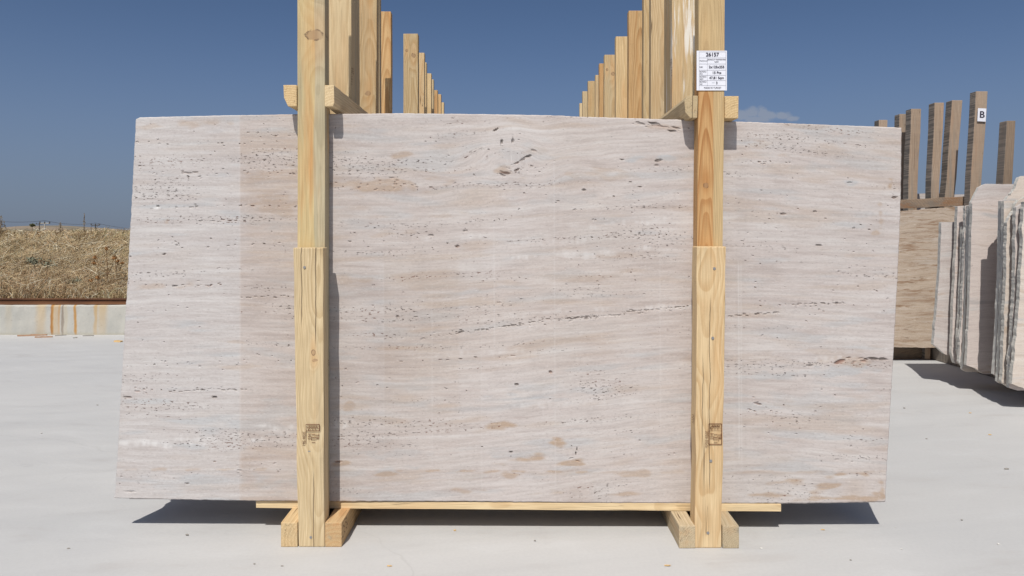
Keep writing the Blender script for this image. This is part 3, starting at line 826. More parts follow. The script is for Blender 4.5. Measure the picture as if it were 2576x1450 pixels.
# a plain raw slab for the packs behind
def raw_slab(name, outline, y, thick, mat, step=0.03, amp=0.004, seed=0):
    """outline: list of (x, z) metres, clockwise seen from the front; rough broken edges"""
    r = random.Random(seed)
    pts = []
    n = len(outline)
    ph = [r.uniform(0, 6.28) for _ in range(4)]
    acc = 0.0
    for i in range(n):
        a, b_ = Vector((*outline[i], 0)), Vector((*outline[(i + 1) % n], 0))
        ln = (b_ - a).length
        k = max(1, int(ln / step))
        if ln > 1.2:
            k = max(1, int(ln / (step * 3)))
        nrm = Vector((-(b_ - a).y, (b_ - a).x, 0)).normalized()
        for j in range(k):
            pt = a.lerp(b_, j / k)
            sl = acc + ln * j / k
            if j:
                w_ = 0.5 * math.sin(sl * 23 + ph[0]) + 0.35 * math.sin(sl * 57 + ph[1]) + 0.25 * math.sin(sl * 131 + ph[2])
                bite = -2.2 * max(0.0, math.sin(sl * 9.7 + ph[3]) - 0.93) / 0.07
                pt = pt + nrm * amp * (w_ + bite + r.uniform(-.35, .35))
            pts.append(pt)
        acc += ln
    x0 = min(p_.x for p_ in pts); z0 = min(p_.y for p_ in pts)
    bm = bmesh.new()
    f_ = [bm.verts.new((p_.x - x0, 0, p_.y - z0)) for p_ in pts]
    mdl = [bm.verts.new((p_.x - x0 + r.uniform(-amp, amp) * .2, thick * 0.5, p_.y - z0 + r.uniform(-amp, amp) * .3)) for p_ in pts]
    k_ = [bm.verts.new((p_.x - x0 + r.uniform(-amp, amp) * .3, thick, p_.y - z0 + r.uniform(-amp, amp) * .5)) for p_ in pts]
    m_ = len(pts)
    bm.faces.new(f_)
    bm.faces.new(k_[::-1])
    for i in range(m_):
        j = (i + 1) % m_
        bm.faces.new((f_[j], f_[i], mdl[i], mdl[j]))
        bm.faces.new((mdl[j], mdl[i], k_[i], k_[j]))
    bmesh.ops.recalc_face_normals(bm, faces=bm.faces)
    me_ = bpy.data.meshes.new(name)
    bm.to_mesh(me_); bm.free()
    me_.materials.append(mat)
    return link(name, me_, None, (x0, y, z0))


BR_TOP = 0.1020                                   # top of the bearer boards
GOLD = raw_slab("stone_slab", [(-1.29, BR_TOP + .001), (-1.235, 1.355), (1.24, 1.335), (1.20, BR_TOP + .001)], 2.5225, 0.0195, M['trav'], 0.12, 0.002, 3)
GOLD.location.z = BR_TOP
tag(GOLD, "pale travertine slab packed right behind the pitted front slab", "stone slab", "slabs of the labelled bundle")
def slab_copy(y, label, group, dx=0.0):
    o = GOLD.copy()
    COL.objects.link(o)
    o.location = (GOLD.location.x + dx, y, BR_TOP)
    o["label"], o["group"] = label, group
    return o
for k in range(2, 15):
    slab_copy(2.5 + 0.0222 * k, "travertine slab packed deeper in the labelled bundle behind the pitted front slab", "slabs of the labelled bundle", rnd.uniform(-0.006, 0.006))

# ------------------------------------------------------------------ front timber frame
def P(u, v, Y):
    return at(u, v, Y)


def quadpost(name, tl, tr, bl, br, y0, y1, mat, parent, zb=None, zt=None, seed=0, bev=0.003, wob=0.0012):
    """upright timber whose front face is seen between the given corners (u, v) at depth y0"""
    a, b_ = P(*bl, y0), P(*br, y0)
    c_, d_ = P(*tl, y0), P(*tr, y0)
    def ext(lo, hi, z):
        t_ = (z - lo.z) / (hi.z - lo.z)
        return lo.lerp(hi, t_)
    zb = (a.z + b_.z) / 2 if zb is None else zb
    zt = (c_.z + d_.z) / 2 if zt is None else zt
    BL, BR, TL, TR = ext(a, c_, zb), ext(b_, d_, zb), ext(a, c_, zt), ext(b_, d_, zt)
    dy = Vector((0, y1 - y0, 0))
    org = (BL + BR) / 2 + dy / 2
    return lumber(name, [BL, BR, BR + dy, BL + dy], [TL, TR, TR + dy, TL + dy], mat, parent, 'z', bev, 10, wob, seed, origin=org)


frame = empty("timber_frame", (0, 2.7, 0))
tag(frame, "fresh yellow pine timber frame gripping the pitted travertine slab, stamped lower boards", "timber frame", "pine timber frames in a row")
YU0, YC0 = 2.4415, 2.3845
pl = quadpost("post", (747, 0), (816.5, 0), (749, 1300), (819, 1300), YU0, 2.4985, M['pine_green'], frame, 0.0, 2.25, 1)
pl["label"] = "left front post with orange and green streaks and a big knot"
pr = quadpost("post", (1757.5, 0), (1823.5, 0), (1748.5, 1300), (1812.5, 1300), YU0, 2.4985, M['pine_orange'], frame, 0.0, 2.25, 2)
pr["label"] = "orange front post with arched grain carrying the paper tag"
cl_l = quadpost("lower_board", (737, 623), (813, 624), (751, 1377), (817, 1378), YC0, YU0 - 0.0005, M['pine_cleat'], frame, 0.0, None, 3, 0.004, 0.002)
cl_r = quadpost("lower_board", (1753.5, 620), (1827, 621), (1748.5, 1383), (1815.5, 1383), YC0 - 0.008, YU0 - 0.0005, M['pine_cleat2'], frame, 0.0, None, 4, 0.004, 0.002)
# skids on the ground either side of each post
def skid(x0, x1, y0, y1, z1, mat, seed):
    return lumber("skid_beam", rect_xz(x0, x1, 0.0, z1, y0), rect_xz(x0, x1, 0.0, z1, y1), mat, frame, 'y', 0.003, 8, 0.0012, seed)
SK = 0.0775
ends = ((-0.7415, -0.6885, 'pine'), (-0.6020, -0.5490, 'pine_orange'), (0.5140, 0.5655, 'pine_chalk'), (0.6505, 0.7030, 'pine_chalk'))
M['skid_l'] = wood("skid_pine", (0.60, 0.45, 0.26), (0.42, 0.26, 0.12), ring=0.012, cx=0.05, cy=0.02, tilt=0.0, heart_amt=0.15, stain_amt=0.1, checks=1.0)
M['skid_o'] = wood("skid_half_orange", (0.60, 0.42, 0.23), (0.50, 0.27, 0.12), ring=0.014, cx=0.02, cy=0.06, tilt=0.0, heart=(0.60, 0.27, 0.10), heart_amt=0.85, stain=(0.44, 0.40, 0.30), stain_amt=0.6)
M['skid_g'] = wood("skid_grey_end", (0.50, 0.41, 0.28), (0.36, 0.27, 0.16), ring=0.006, cx=0.05, cy=0.03, tilt=0.0, heart_amt=0.2, stain=(0.33, 0.30, 0.24), stain_amt=0.8, checks=1.0)
for (x0, x1, mm), mat, y0, sd_ in zip(ends, ('skid_l', 'skid_o', 'skid_g', 'skid_g'), (2.3845, 2.3845, 2.374, 2.374), (11, 12, 13, 14)):
    sk = skid(x0, x1, y0, 3.06, SK if x0 < 0 else 0.0712, M[mat], sd_)
    if sd_ == 12:
        sk["label"] = "skid beam with orange heartwood end and rows of drilled holes"
        SKH = sk
# bearer boards under the slabs
lumber("bearer_board", rect_yz(2.510, 2.60, SK + .0002, BR_TOP, -0.863), rect_yz(2.4985, 2.59, .0697, .0948, 0.879), M['pine_pale'], frame, 'x', 0.002, 14, 0.0008, 21)
lumber("bearer_board", rect_yz(2.72, 2.81, SK + .0005, BR_TOP, -0.84), rect_yz(2.72, 2.81, SK + .0005, BR_TOP, 0.86), M['pine'], frame, 'x', 0.002, 14, 0.0008, 22)
# tie beams over the slab, either side of each post
def tie(prof, y0, y1, mat, seed):
    return lumber("tie_beam", [(x, y0, z) for x, z in prof], [(x, y1, z) for x, z in prof], mat, frame, 'y', 0.002, 8, 0.001, seed)
yt = 2.432
def pr2(L):
    return [((u - U0) * yt / F, H + (V0 - v) * yt / F) for u, v in L]
tie(pr2([(714, 268 - 22), (724, 268), (746.2, 268), (746.2, 214), (712.5, 214)]), yt, 2.99, M['pine'], 31)
tie(pr2([(816.5, 268), (838, 268), (841, 258), (840, 214.5), (816.5, 214.5)]), yt, 2.99, M['pine_pale'], 32)
tie(pr2([(1736, 297), (1754.2, 297), (1756, 241), (1730, 241), (1721.5, 254), (1724, 283)]), yt, 2.99, M['pine_cleat'], 33)
tie(pr2([(1823.8, 298), (1857.5, 298), (1858.5, 242), (1823.8, 242)]), yt, 2.99, M['pine'], 34)
# rear posts
def backpost(x0, x1, y0, y1, ztop, mat, parent, seed, lean=0.0):
    return lumber("post", rect(x0, x1, y0, y1, 0.0), rect(x0 + lean, x1 + lean, y0, y1, ztop), mat, parent, 'z', 0.003, 8, 0.0012, seed)
bp_l = backpost(-0.712, -0.622, 2.858, 2.915, 2.3, M['pine_pale'], frame, 41)
backpost(-0.705, -0.627, 2.925, 3.04, 2.28, M['pine_cleat'], frame, 42)
bp_r = backpost(0.592, 0.680, 2.858, 2.915, 2.3, M['pine_chalk'], frame, 43)
backpost(0.597, 0.680, 2.925, 3.04, 2.28, M['pine_chalk'], frame, 44)


# nails, holes, splinters
def disc_mesh(name, spots, r0, depth, mat, normal='-y'):
    bm = bmesh.new()
    for (x, y, z, r_) in spots:
        vs, vt = [], []
        for k in range(9):
            a = 2 * math.pi * k / 9
            c_, s_ = math.cos(a) * r_, math.sin(a) * r_
            if normal == '-y':
                vs.append(bm.verts.new((x + c_, y - depth, z + s_))); vt.append(bm.verts.new((x + c_, y + depth, z + s_)))
            else:
                vs.append(bm.verts.new((x + depth, y + c_, z + s_))); vt.append(bm.verts.new((x - depth, y + c_, z + s_)))
        bm.faces.new(vs)
        for k in range(9):
            bm.faces.new((vs[k], vs[(k + 1) % 9], vt[(k + 1) % 9], vt[k]))
    bmesh.ops.recalc_face_normals(bm, faces=bm.faces)
    me_ = bpy.data.meshes.new(name)
    bm.to_mesh(me_); bm.free()
    me_.materials.append(mat)
    return me_


def child_at(name, me_, parent):
    """child whose mesh is in world coordinates"""
    o = link(name, me_, parent)
    R = parent.rotation_euler.to_matrix().to_4x4()
    o.matrix_parent_inverse = (Matrix.Translation(wpos(parent)) @ R).inverted()
    return o


for (u, v) in ((766, 673), (776, 893), (778, 1137), (782, 1352)):
    p_ = at(u, v, YC0)
    child_at("nail", disc_mesh("nail", [(p_.x, YC0, p_.z, 0.0042)], 0, 0.0012, M['nail']), cl_l)
for (u, v) in ((1797, 676), (1793, 851), (1788, 1160), (1781, 1341)):
    p_ = at(u, v, YC0 - .008)
    child_at("nail", disc_mesh("nail", [(p_.x, YC0 - .008, p_.z, 0.0046)], 0, 0.0012, M['nail']), cl_r)
hl = []
for (yy, zz_) in ((2.40, .026), (2.405, .060), (2.425, .033), (2.42, .052), (2.45, .067), (2.44, .058), (2.455, .051), (2.45, .036), (2.43, .072), (2.462, .043)):
    hl.append((-0.5490, yy, zz_, 0.0027))
ho = child_at("nail_holes", disc_mesh("nail_holes", hl, 0, 0.0006, M['hole'], '+x'), SKH)
ho["kind"] = "stuff"

# brand stamps burnt into the lower boards: lettering runs down the board
def text_mesh(body, size, mat, bold=0.0, align='LEFT'):
    cu_ = bpy.data.curves.new("lettering", 'FONT')
    cu_.body = body
    cu_.size = size
    cu_.offset = bold
    cu_.align_x = align
    cu_.align_y = 'CENTER'
    o = bpy.data.objects.new("lettering", cu_)
    COL.objects.link(o)
    bpy.context.view_layer.update()
    me_ = bpy.data.meshes.new_from_object(o.evaluated_get(bpy.context.evaluated_depsgraph_get()))
    bpy.data.objects.remove(o)
    me_.materials.clear()
    me_.materials.append(mat)
    return me_


def join_meshes(name, parts, mat):
    """parts: list of (mesh, Matrix)"""
    bm = bmesh.new()
    for me_, mx in parts:
        t_ = me_.copy()
        t_.transform(mx)
        bm.from_mesh(t_)
        bpy.data.meshes.remove(t_)
    out = bpy.data.meshes.new(name)
    bm.to_mesh(out); bm.free()
    out.materials.append(mat)
    for p_ in out.polygons:
        p_.material_index = 0
    return out


def bar(x0, z0, x1, z1, wd, y, mat=None):
    a, b_ = Vector((x0, 0, z0)), Vector((x1, 0, z1))
    d_ = (b_ - a).normalized()
    n_ = Vector((-d_.z, 0, d_.x)) * wd / 2
    me_ = bpy.data.meshes.new("stroke")
    vs = [a - n_, b_ - n_, b_ + n_, a + n_]
    me_.from_pydata([(q_.x, y, q_.z) for q_ in vs], [], [(0, 1, 2, 3)])
    return me_


TXT = Matrix.Rotation(math.radians(90), 4, 'X')          # text plane facing -Y
DOWN = Matrix.Rotation(math.radians(90), 4, 'Y')         # turned so that it reads downwards
I4 = Matrix.Identity(4)


def brand(u0, v0, u1, v1, y, parent, full_box, lines, year, slant=0.0):
    k = y / F
    parts = []
    yy = y - 0.0016
    def X(u): return (u - U0) * k
    def Z(v): return H + (V0 - v) * k
    bw = 0.0022
    h1 = v0 + (v1 - v0) * 0.33
    def ln(a, b_, c_, d_, w_=bw):
        parts.append((bar(X(a), Z(b_), X(c_), Z(d_), w_, yy), I4))
    vb = v1 if full_box else h1
    ln(u0, v0, u1, v0); ln(u1, v0, u1, vb); ln(u0, v0, u0, v1, 0.0012 if not full_box else bw * .8)
    ln(u0, h1, u1, h1, bw if not full_box else .0008)
    if full_box: ln(u0, v1, u1, v1)
    # ear of wheat
    va = v0 + (h1 - v0) * 0.45
    ln(u0 + 3, va, u1 - 3, va, .0018)
    for j in range(5):
        uu = u0 + 7 + j * (u1 - u0 - 13) / 4.5
        ln(uu, va, uu + 3, v0 + 3, .0015)
    ln(u0 + 6, v0 + 3, u1 - 6, v0 + 3, .0012)
    ln(u0 + 3, va, u0 + 7, h1 - 2, .0016)
    def tx(body, u, v, size, bold=0.0003):
        mx = Matrix.Translation((X(u), yy, Z(v))) @ DOWN @ TXT
        parts.append((text_mesh(body, size, M['burn'], 0.0), mx))
    tx("I P P C", u0 + 8, h1 - 4.5, 0.009) if False else None
    for j, ch in enumerate("IPPC"):
        mx = Matrix.Translation((X(u1 - 4 - j * (u1 - u0) / 4.6), yy, Z(h1 - 7))) @ DOWN @ TXT
        parts.append((text_mesh(ch, 0.010, M['burn'], 0.0), mx))
    for j, body in enumerate(lines):
        tx(body, u1 - 6 - j * 9.5, h1 + 3 + (3 if j else 4), 0.0165)
    tx(year, u0 - 5.5, v0 + 17, 0.0125, 0.0004)
    o = child_at("brand_stamp", join_meshes("brand_stamp", parts, M['burn']), parent)
    return o


brand(770, 1068, 804, 1117, YC0 - .0005, cl_l, False, ("TR", "1311", "HT"), "2026 561")
brand(1783, 1066.5, 1815, 1118, YC0 - .0085, cl_r, True, ("TR-", "1311", "HT"), "2026 EGG")


def side_stamp(parent, xf, face, y, v, size, lines):
    """small burnt mark on a left (-1) or right (+1) side face, at depth y"""
    k = y / F
    z_ = H + (V0 - v) * k
    rot = Matrix.Rotation(math.radians(90 * face), 4, 'Z')
    parts = []
    for j, body in enumerate(lines):
        mx = Matrix.Translation((xf + face * 0.0012, y + (j - len(lines) / 2) * size * 1.05, z_)) @ rot @ DOWN @ TXT
        parts.append((text_mesh(body, size, M['burn'], 0.0), mx))
    return child_at("brand_stamp", join_meshes("brand_stamp", parts, M['burn']), parent)


side_stamp(cl_l, -0.6085, 1, 2.413, 1065, 0.017, ("IPPC", "TR-1311"))
side_stamp(pl, -0.6125, 1, 2.470, 905, 0.017, ("1311", "HT"))
side_stamp(pr, 0.5795, -1, 2.470, 940, 0.016, ("1311", "HT"))
side_stamp(cl_r, 0.5650, -1, 2.410, 1040, 0.016, ("IPPC", "1311"))
side_stamp(bp_l, -0.6218, 1, 2.885, 172, 0.020, ("TR-1311", "HT"))
side_stamp(bp_r, 0.5918, -1, 2.885, 150, 0.020, ("TR-1311", "HT"))

# ------------------------------------------------------------------ paper tag stapled to the right post
def paper(u0, u1, v0, v1, y, name, label, texts, rules, parent_loc=None, tilt=0.0):
    a, b_ = at(u0, v1, y), at(u1, v0, y)
    w_, h_ = b_.x - a.x, b_.z - a.z
    root = empty(name, (a.x + w_ / 2, y, a.z))
    root.rotation_euler = (0, tilt, 0)
    bm = bmesh.new()
    nx, nz = 8, 10
    fr_, bk = [], []
    for layer, store in ((-0.0003, fr_), (0.0003, bk)):
        for j in range(nz + 1):
            row = []
            for i in range(nx + 1):
                x_ = (i / nx - .5) * w_; z_ = j / nz * h_
                bend = 0.0
                row.append(bm.verts.new((x_, layer + bend, z_)))
            store.append(row)
    for j in range(nz):
        for i in range(nx):
            bm.faces.new((fr_[j][i], fr_[j][i + 1], fr_[j + 1][i + 1], fr_[j + 1][i]))
            bm.faces.new((bk[j][i], bk[j + 1][i], bk[j + 1][i + 1], bk[j][i + 1]))
    ring_f = [fr_[0][i] for i in range(nx + 1)] + [fr_[j][nx] for j in range(1, nz + 1)] + [fr_[nz][i] for i in range(nx - 1, -1, -1)] + [fr_[j][0] for j in range(nz - 1, 0, -1)]
    ring_b = [bk[0][i] for i in range(nx + 1)] + [bk[j][nx] for j in range(1, nz + 1)] + [bk[nz][i] for i in range(nx - 1, -1, -1)] + [bk[j][0] for j in range(nz - 1, 0, -1)]
    for i in range(len(ring_f)):
        j = (i + 1) % len(ring_f)
        bm.faces.new((ring_f[j], ring_f[i], ring_b[i], ring_b[j]))
    bmesh.ops.recalc_face_normals(bm, faces=bm.faces)
    me_ = bpy.data.meshes.new("sheet")
    bm.to_mesh(me_); bm.free()
    me_.materials.append(M['paper'])
    link("sheet", me_, root)
    parts = []
    for (body, fx, fz, size, al, bold) in texts:
        tm = text_mesh(body, size * h_, M['ink'], 0.0, al)
        for k, (ox, oz) in enumerate(((0, 0), (1, 0), (-1, 0), (0, .7), (0, -.7)) if bold else ((0, 0),)):
            mx = Matrix.Translation(((fx - .5) * w_ + ox * bold * h_, -0.0011 - k * 0.00004, (1 - fz) * h_ + oz * bold * h_)) @ TXT
            parts.append((tm, mx))
    link("printed_text", join_meshes("printed_text", parts, M['ink']), root)
    if rules:
        rp = [(bar((x0 - .5) * w_, (1 - z0) * h_, (x1 - .5) * w_, (1 - z1) * h_, 0.0007, -0.0009), I4) for x0, z0, x1, z1 in rules]
        link("table_ruling", join_meshes("table_ruling", rp, M['ink_line']), root)
    tag(root, label, "paper tag")
    return root


def fx(x): return (x - 235) / 520.0
def fz(y_): return (y_ - 140) / 672.0
TX = [("26157", fx(505), fz(210), .132, 'CENTER', .0045), ("PRODUCT", fx(282), fz(315), .047, 'LEFT', 0), ("VEINCUT TRAVERTINE", fx(577), fz(293), .045, 'CENTER', .0008),
      ("RAW", fx(577), fz(331), .045, 'CENTER', .0008), ("SIZE", fx(282), fz(419), .045, 'LEFT', .0005), ("2x125x255", fx(577), fz(418), .088, 'CENTER', .0028),
      ("BUNDLE", fx(284), fz(496), .045, 'LEFT', .0005), ("PCS", fx(284), fz(535), .045, 'LEFT', .0005), ("15 Pcs", fx(580), fz(515), .088, 'CENTER', .0025),
      ("BUNDLE", fx(284), fz(582), .045, 'LEFT', .0005), ("SQM", fx(284), fz(620), .045, 'LEFT', .0005), ("47,81 Sqm", fx(577), fz(602), .088, 'CENTER', .0025),
      ("BUNDLE", fx(284), fz(668), .045, 'LEFT', .0005), ("NO", fx(284), fz(707), .045, 'LEFT', .0005), ("3", fx(580), fz(688), .088, 'CENTER', .0025),
      ("MADE IN TURKEY", fx(508), fz(770), .055, 'CENTER', .0005)]
RU = [(fx(277), fz(160), fx(735), fz(160)), (fx(277), fz(262), fx(735), fz(262)), (fx(277), fz(365), fx(735), fz(365)), (fx(277), fz(470), fx(735), fz(470)), (fx(277), fz(557), fx(735), fz(557)),
      (fx(277), fz(645), fx(735), fz(645)), (fx(277), fz(730), fx(735), fz(730)), (fx(418), fz(262), fx(418), fz(730)), (fx(277), fz(160), fx(277), fz(800)), (fx(735), fz(160), fx(735), fz(800)),
      (fx(497), fz(683), fx(548), fz(683))]
pt = paper(1752.5, 1828.5, 128, 228, YU0 - 0.003, "paper_tag", "white printed paper tag with number 26157 stapled to the orange post", TX, RU)

# ------------------------------------------------------------------ the row of bundles behind
rows_ = [  # (frame label, [posts: (side, Y, x-left, top v)], slab spans)
    ("pine timber frame standing directly behind the labelled bundle", [('l', 3.40, -0.720, None), ('l', 3.82, -0.772, None), ('l', 4.16, -0.772, 29), ('r', 3.40, 0.607, None), ('r', 3.82, 0.640, None), ('r', 4.15, 0.620, 27)],
     ((3.47, 3.81), (3.89, 4.14))),
    ("third pine timber frame of the receding row, counted from the labelled bundle", [('l', 4.63, -0.690, 85), ('r', 4.69, 0.622, 92), ('l', 5.12, -0.716, 133), ('r', 5.17, 0.604, 138)], ((4.76, 5.10),)),
    ("fourth pine timber frame of the receding row, counted from the labelled bundle", [('l', 5.40, -0.730, 157), ('r', 5.44, 0.604, 160), ('l', 5.78, -0.742, 185), ('r', 5.84, 0.6086, 189)], ((5.51, 5.76),)),
    ("fifth pine timber frame of the receding row, counted from the labelled bundle", [('l', 6.00, -0.741, 200), ('r', 6.07, 0.589, 204), ('l', 6.46, -0.750, 227), ('r', 6.51, 0.586, 230)], ((6.14, 6.44),)),
    ("last pine timber frame of the receding row, next to the concrete wall", [('l', 6.66, -0.745, 237.5), ('r', 6.70, 0.600, 243), ('l', 7.07, -0.770, 258), ('r', 7.10, 0.609, 260)], ((6.77, 7.05),)),
]
M['pine_knotty'] = wood("knotty_pine", (0.64, 0.49, 0.29), (0.45, 0.29, 0.13), heart_amt=0.3, stain_amt=0.2, ring=0.006, tilt=-0.03, cy=-0.02, contrast=0.7, fix=True,
                        knots=((0.018, 2.08, 0.012, 0.013), (-0.022, 2.11, 0.008, 0.008), (0.01, 1.62, 0.012, 0.012)))
M['pine_arch'] = wood("arched_grain_pine", (0.66, 0.44, 0.22), (0.44, 0.22, 0.08), heart_amt=0.5, stain_amt=0.05, ring=0.0055, tilt=-0.035, cy=-0.03, contrast=0.8, fix=True, wav=0.006)
mats = ['pine_pale', 'pine', 'pine_pale', 'pine_cleat', 'pine', 'pine_cleat2', 'pine_pale', 'pine']
special = {('l', 4.16): 'pine_arch', ('r', 4.15): 'pine_arch', ('l', 4.63): 'pine_knotty', ('r', 5.17): 'pine_knotty', ('l', 3.40): 'pine_knotty', ('r', 3.40): 'pine_cleat2', ('l', 6.46): 'pine_arch', ('r', 5.44): 'pine_arch'}
seed = 100
for fi, (lab, posts, spans) in enumerate(rows_):
    ys_ = [p_[1] for p_ in posts]
    y0_, y1_ = min(ys_), max(ys_) + 0.06
    root = empty("timber_frame", (0, (y0_ + y1_) / 2, 0))
    tag(root, lab, "timber frame", "pine timber frames in a row")
    for (sd_, Y, xl, tv) in posts:
        seed += 1
        zt = 2.25 if tv is None else H + (V0 - tv) * Y / F
        mt = M[special.get((sd_, Y), mats[seed % len(mats)])]
        backpost(xl, xl + 0.09, Y, Y + 0.055, zt, mt, root, seed, rnd.uniform(-.010, .010))
    for xs_ in ((-0.800, -0.776), (-0.596, -0.545), (0.505, 0.556), (0.735, 0.785)):
        xa, xb = xs_ if xs_[1] - xs_[0] > 0.03 else (-0.83, -0.779)
        lumber("skid_beam", rect_xz(xa, xb, 0, SK, y0_ - 0.03), rect_xz(xa, xb, 0, SK, y1_ + 0.03), M['pine'], root, 'y', 0.003, 2, 0.0, seed)
    for (ya, yb) in spans:
        for yb0 in (ya + 0.01, yb - 0.09):
            lumber("bearer_board", rect_yz(yb0, yb0 + 0.08, SK + .0005, BR_TOP, -0.85), rect_yz(yb0, yb0 + 0.08, SK + .0005, BR_TOP, 0.85), M['pine_pale'], root, 'x', 0.002, 2, 0.0, seed)
        n_ = int((yb - ya) / 0.0222)
        for k in range(n_):
            slab_copy(ya + 0.0222 * k, "travertine slab packed in the %s timber frame of the row" % ("second", "third", "fourth", "fifth", "last")[fi], "slabs of frame %s" % ("two", "three", "four", "five", "six")[fi], rnd.uniform(-.01, .01))

# ------------------------------------------------------------------ right-hand stack of raw slabs with old posts
def pstack(Y, pts, thick, mat, label, seed, xr=4.9, amp=0.0015, foot=True):
    """pts: the seen left outline from top right to bottom, as (u, v); closed on the right at xr, foot on the skids"""
    L = [at(u, v, Y) for u, v in pts]
    out = [(p_.x, p_.z) for p_ in L]
    zt, (xb, zb) = out[0][1], out[-1]
    if foot:
        out.append((max(xb + 0.14, 3.20), 0.1005))
    out = out + [(xr, out[-1][1]), (xr - 0.06, zt)]
    o = raw_slab("stone_slab", out, Y, thick, mat, 0.009, amp, seed)
    tag(o, label, "stone slab", "raw slabs stacked in the old frame")
    return o


pstack(5.79, [(2401, 521), (2266, 531.5), (2216, 535), (2206, 873), (2345, 875)], 0.03, M['trav_tan'], "tan brown-veined slab at the back of the raw stack", 1, 4.9, 0.002, False)
pstack(4.95, [(2397, 559), (2369, 559), (2363, 690), (2352, 830), (2348, 867), (2378, 892)], 0.03, M['trav'], "short pale raw slab standing next in front of the tan one", 2, 4.2)
pstack(4.88, [(2428, 519), (2409, 520), (2406, 610), (2398, 760), (2394, 890), (2402, 914)], 0.030, M['trav_pink'], "rosy raw slab in front of the short pale one, its left edge crumbled", 3)
pstack(4.825, [(2430, 571), (2421, 570), (2419, 650), (2412, 800), (2408, 880), (2414, 905)], 0.022, M['trav_cream'], "low cream raw slab sunk between two taller rosy slabs", 4, 4.4)
pstack(4.785, [(2440, 517), (2429, 519), (2426, 640), (2418, 820), (2412, 912), (2424, 926)], 0.024, M['trav_pink'], "crumbly edged raw slab in front of the low cream one", 5, 4.9, 0.0026)
pstack(4.757, [(2450, 515), (2436, 518), (2432, 690), (2426, 860), (2421, 930), (2432, 936)], 0.022, M['trav_cream'], "narrow cream edged slab just behind the broad rosy face", 6)
pstack(4.728, [(2554, 462.5), (2510, 465), (2484, 462.6), (2473, 466), (2462, 472), (2451, 494), (2443, 510), (2439, 600), (2437, 900)], 0.022, M['trav'], "tall white slab with sloping broken shoulder rising behind the broad rosy face", 7)
pstack(4.695, [(2520, 510.5), (2446, 512.5), (2441, 690), (2436, 830), (2431, 919), (2452, 926), (2474, 941)], 0.027, M['trav_pink'], "broad rosy slab with straight top edge, half of it in shadow", 8, 4.8)
pstack(4.47, [(2620, 442), (2575, 443), (2564, 447), (2557, 463), (2549, 482), (2543, 492), (2528, 505), (2520, 600), (2512, 900)], 0.026, M['trav_cream'], "tallest cream slab with ragged corner at the end of the stack", 9, 4.9, 0.0026)
pstack(4.42, [(2545, 505), (2518, 506), (2514, 700), (2507, 850), (2500, 942), (2512, 948)], 0.026, M['trav'], "grey edged slab in front of the tallest cream one", 10, 4.6)
pstack(4.375, [(2560, 505), (2526, 506.5), (2522, 700), (2516, 850), (2510, 960), (2530, 968)], 0.026, M['trav_cream'], "cream slab with sharp grey edge, second in front of the tallest one", 11, 4.7)
pstack(4.325, [(2584, 494), (2573, 500), (2560, 508), (2552, 530), (2538, 549), (2533, 560), (2530, 720), (2524, 870), (2520, 962), (2540, 975)], 0.028, M['trav_cream'], "cream slab whose broken top slopes like a stair", 12, 4.7, 0.0026)
pstack(4.265, [(2580, 510), (2556, 522), (2553, 700), (2545, 860), (2538, 976), (2560, 983)], 0.028, M['trav_pink'], "raw slab second from the front of the stack with crumbled left edge", 13, 4.6, 0.0026)
pstack(4.21, [(2600, 500), (2576, 508), (2571, 640), (2561, 800), (2552, 900), (2545, 966), (2576, 978), (2640, 984)], 0.028, M['trav_cream'], "front slab of the raw stack, cream with a jagged lower edge", 14, 4.6, 0.0026)

old = empty("timber_frame", (3.5, 5.4, 0))
tag(old, "weathered grey-brown timber frame with leaning uprights over the raw slab stack", "timber frame")
def oldpost(ft, fb, side_w, y, mat, seed, zb=None, depth=0.085):
    """ft: (u0, u1, v) of the front face at the top, fb the same at the lowest visible point"""
    return quadpost("post", (ft[0], ft[2]), (ft[1], ft[2]), (fb[0], fb[2]), (fb[1], fb[2]), y, y + depth, mat, old, zb if zb is not None else fb[2] and 0.0, None, seed, 0.004, 0.004)
oldpost((2211, 2233, 302), (2207, 2229, 420), 0, 6.6, M['old_wood'], 201, 0.0)
oldpost((2263, 2285, 287), (2255, 2279, 500), 0, 6.3, M['old_wood'], 202, 0.0)
oldpost((2292, 2317.5, 274), (2284, 2307, 502), 0, 6.10, M['old_wood'], 203, 0.0)
oldpost((2351, 2375, 258.5), (2341, 2361, 520), 0, 5.90, M['old_wood'], 204, 0.0)
oldpost((2395, 2421.5, 252.5), (2377, 2401, 498), 0, 6.02, M['old_wood'], 205, 0.0)
pB = oldpost((2455, 2485, 230), (2441, 2468, 495), 0, 5.66, M['old_wood'], 206, 0.0, 0.075)
pB["label"] = "upright with a white paper letter B"
oldpost((2533, 2555, 304), (2524, 2547, 463), 0, 5.45, M['old_wood_dark'], 207, 0.0)
a0, a1 = at(2225, 517, 5.98), at(2442, 505, 5.74)
lumber("rail", [(a0.x, a0.y, a0.z - .035), (a0.x, a0.y + .045, a0.z - .035), (a0.x, a0.y + .045, a0.z + .035), (a0.x, a0.y, a0.z + .035)],
       [(a1.x, a1.y, a1.z - .035), (a1.x, a1.y + .045, a1.z - .035), (a1.x, a1.y + .045, a1.z + .035), (a1.x, a1.y, a1.z + .035)], M['old_wood_dark'], old, 'x', 0.003, 6, 0.002, 211)
for xa in (3.28, 4.25):
    lumber("skid_beam", rect_xz(xa, xa + .10, 0, .10, 4.12), rect_xz(xa - .02, xa + .08, 0, .10, 6.6), M['old_wood_dark'], old, 'y', 0.004, 6, 0.002, int(xa * 10))
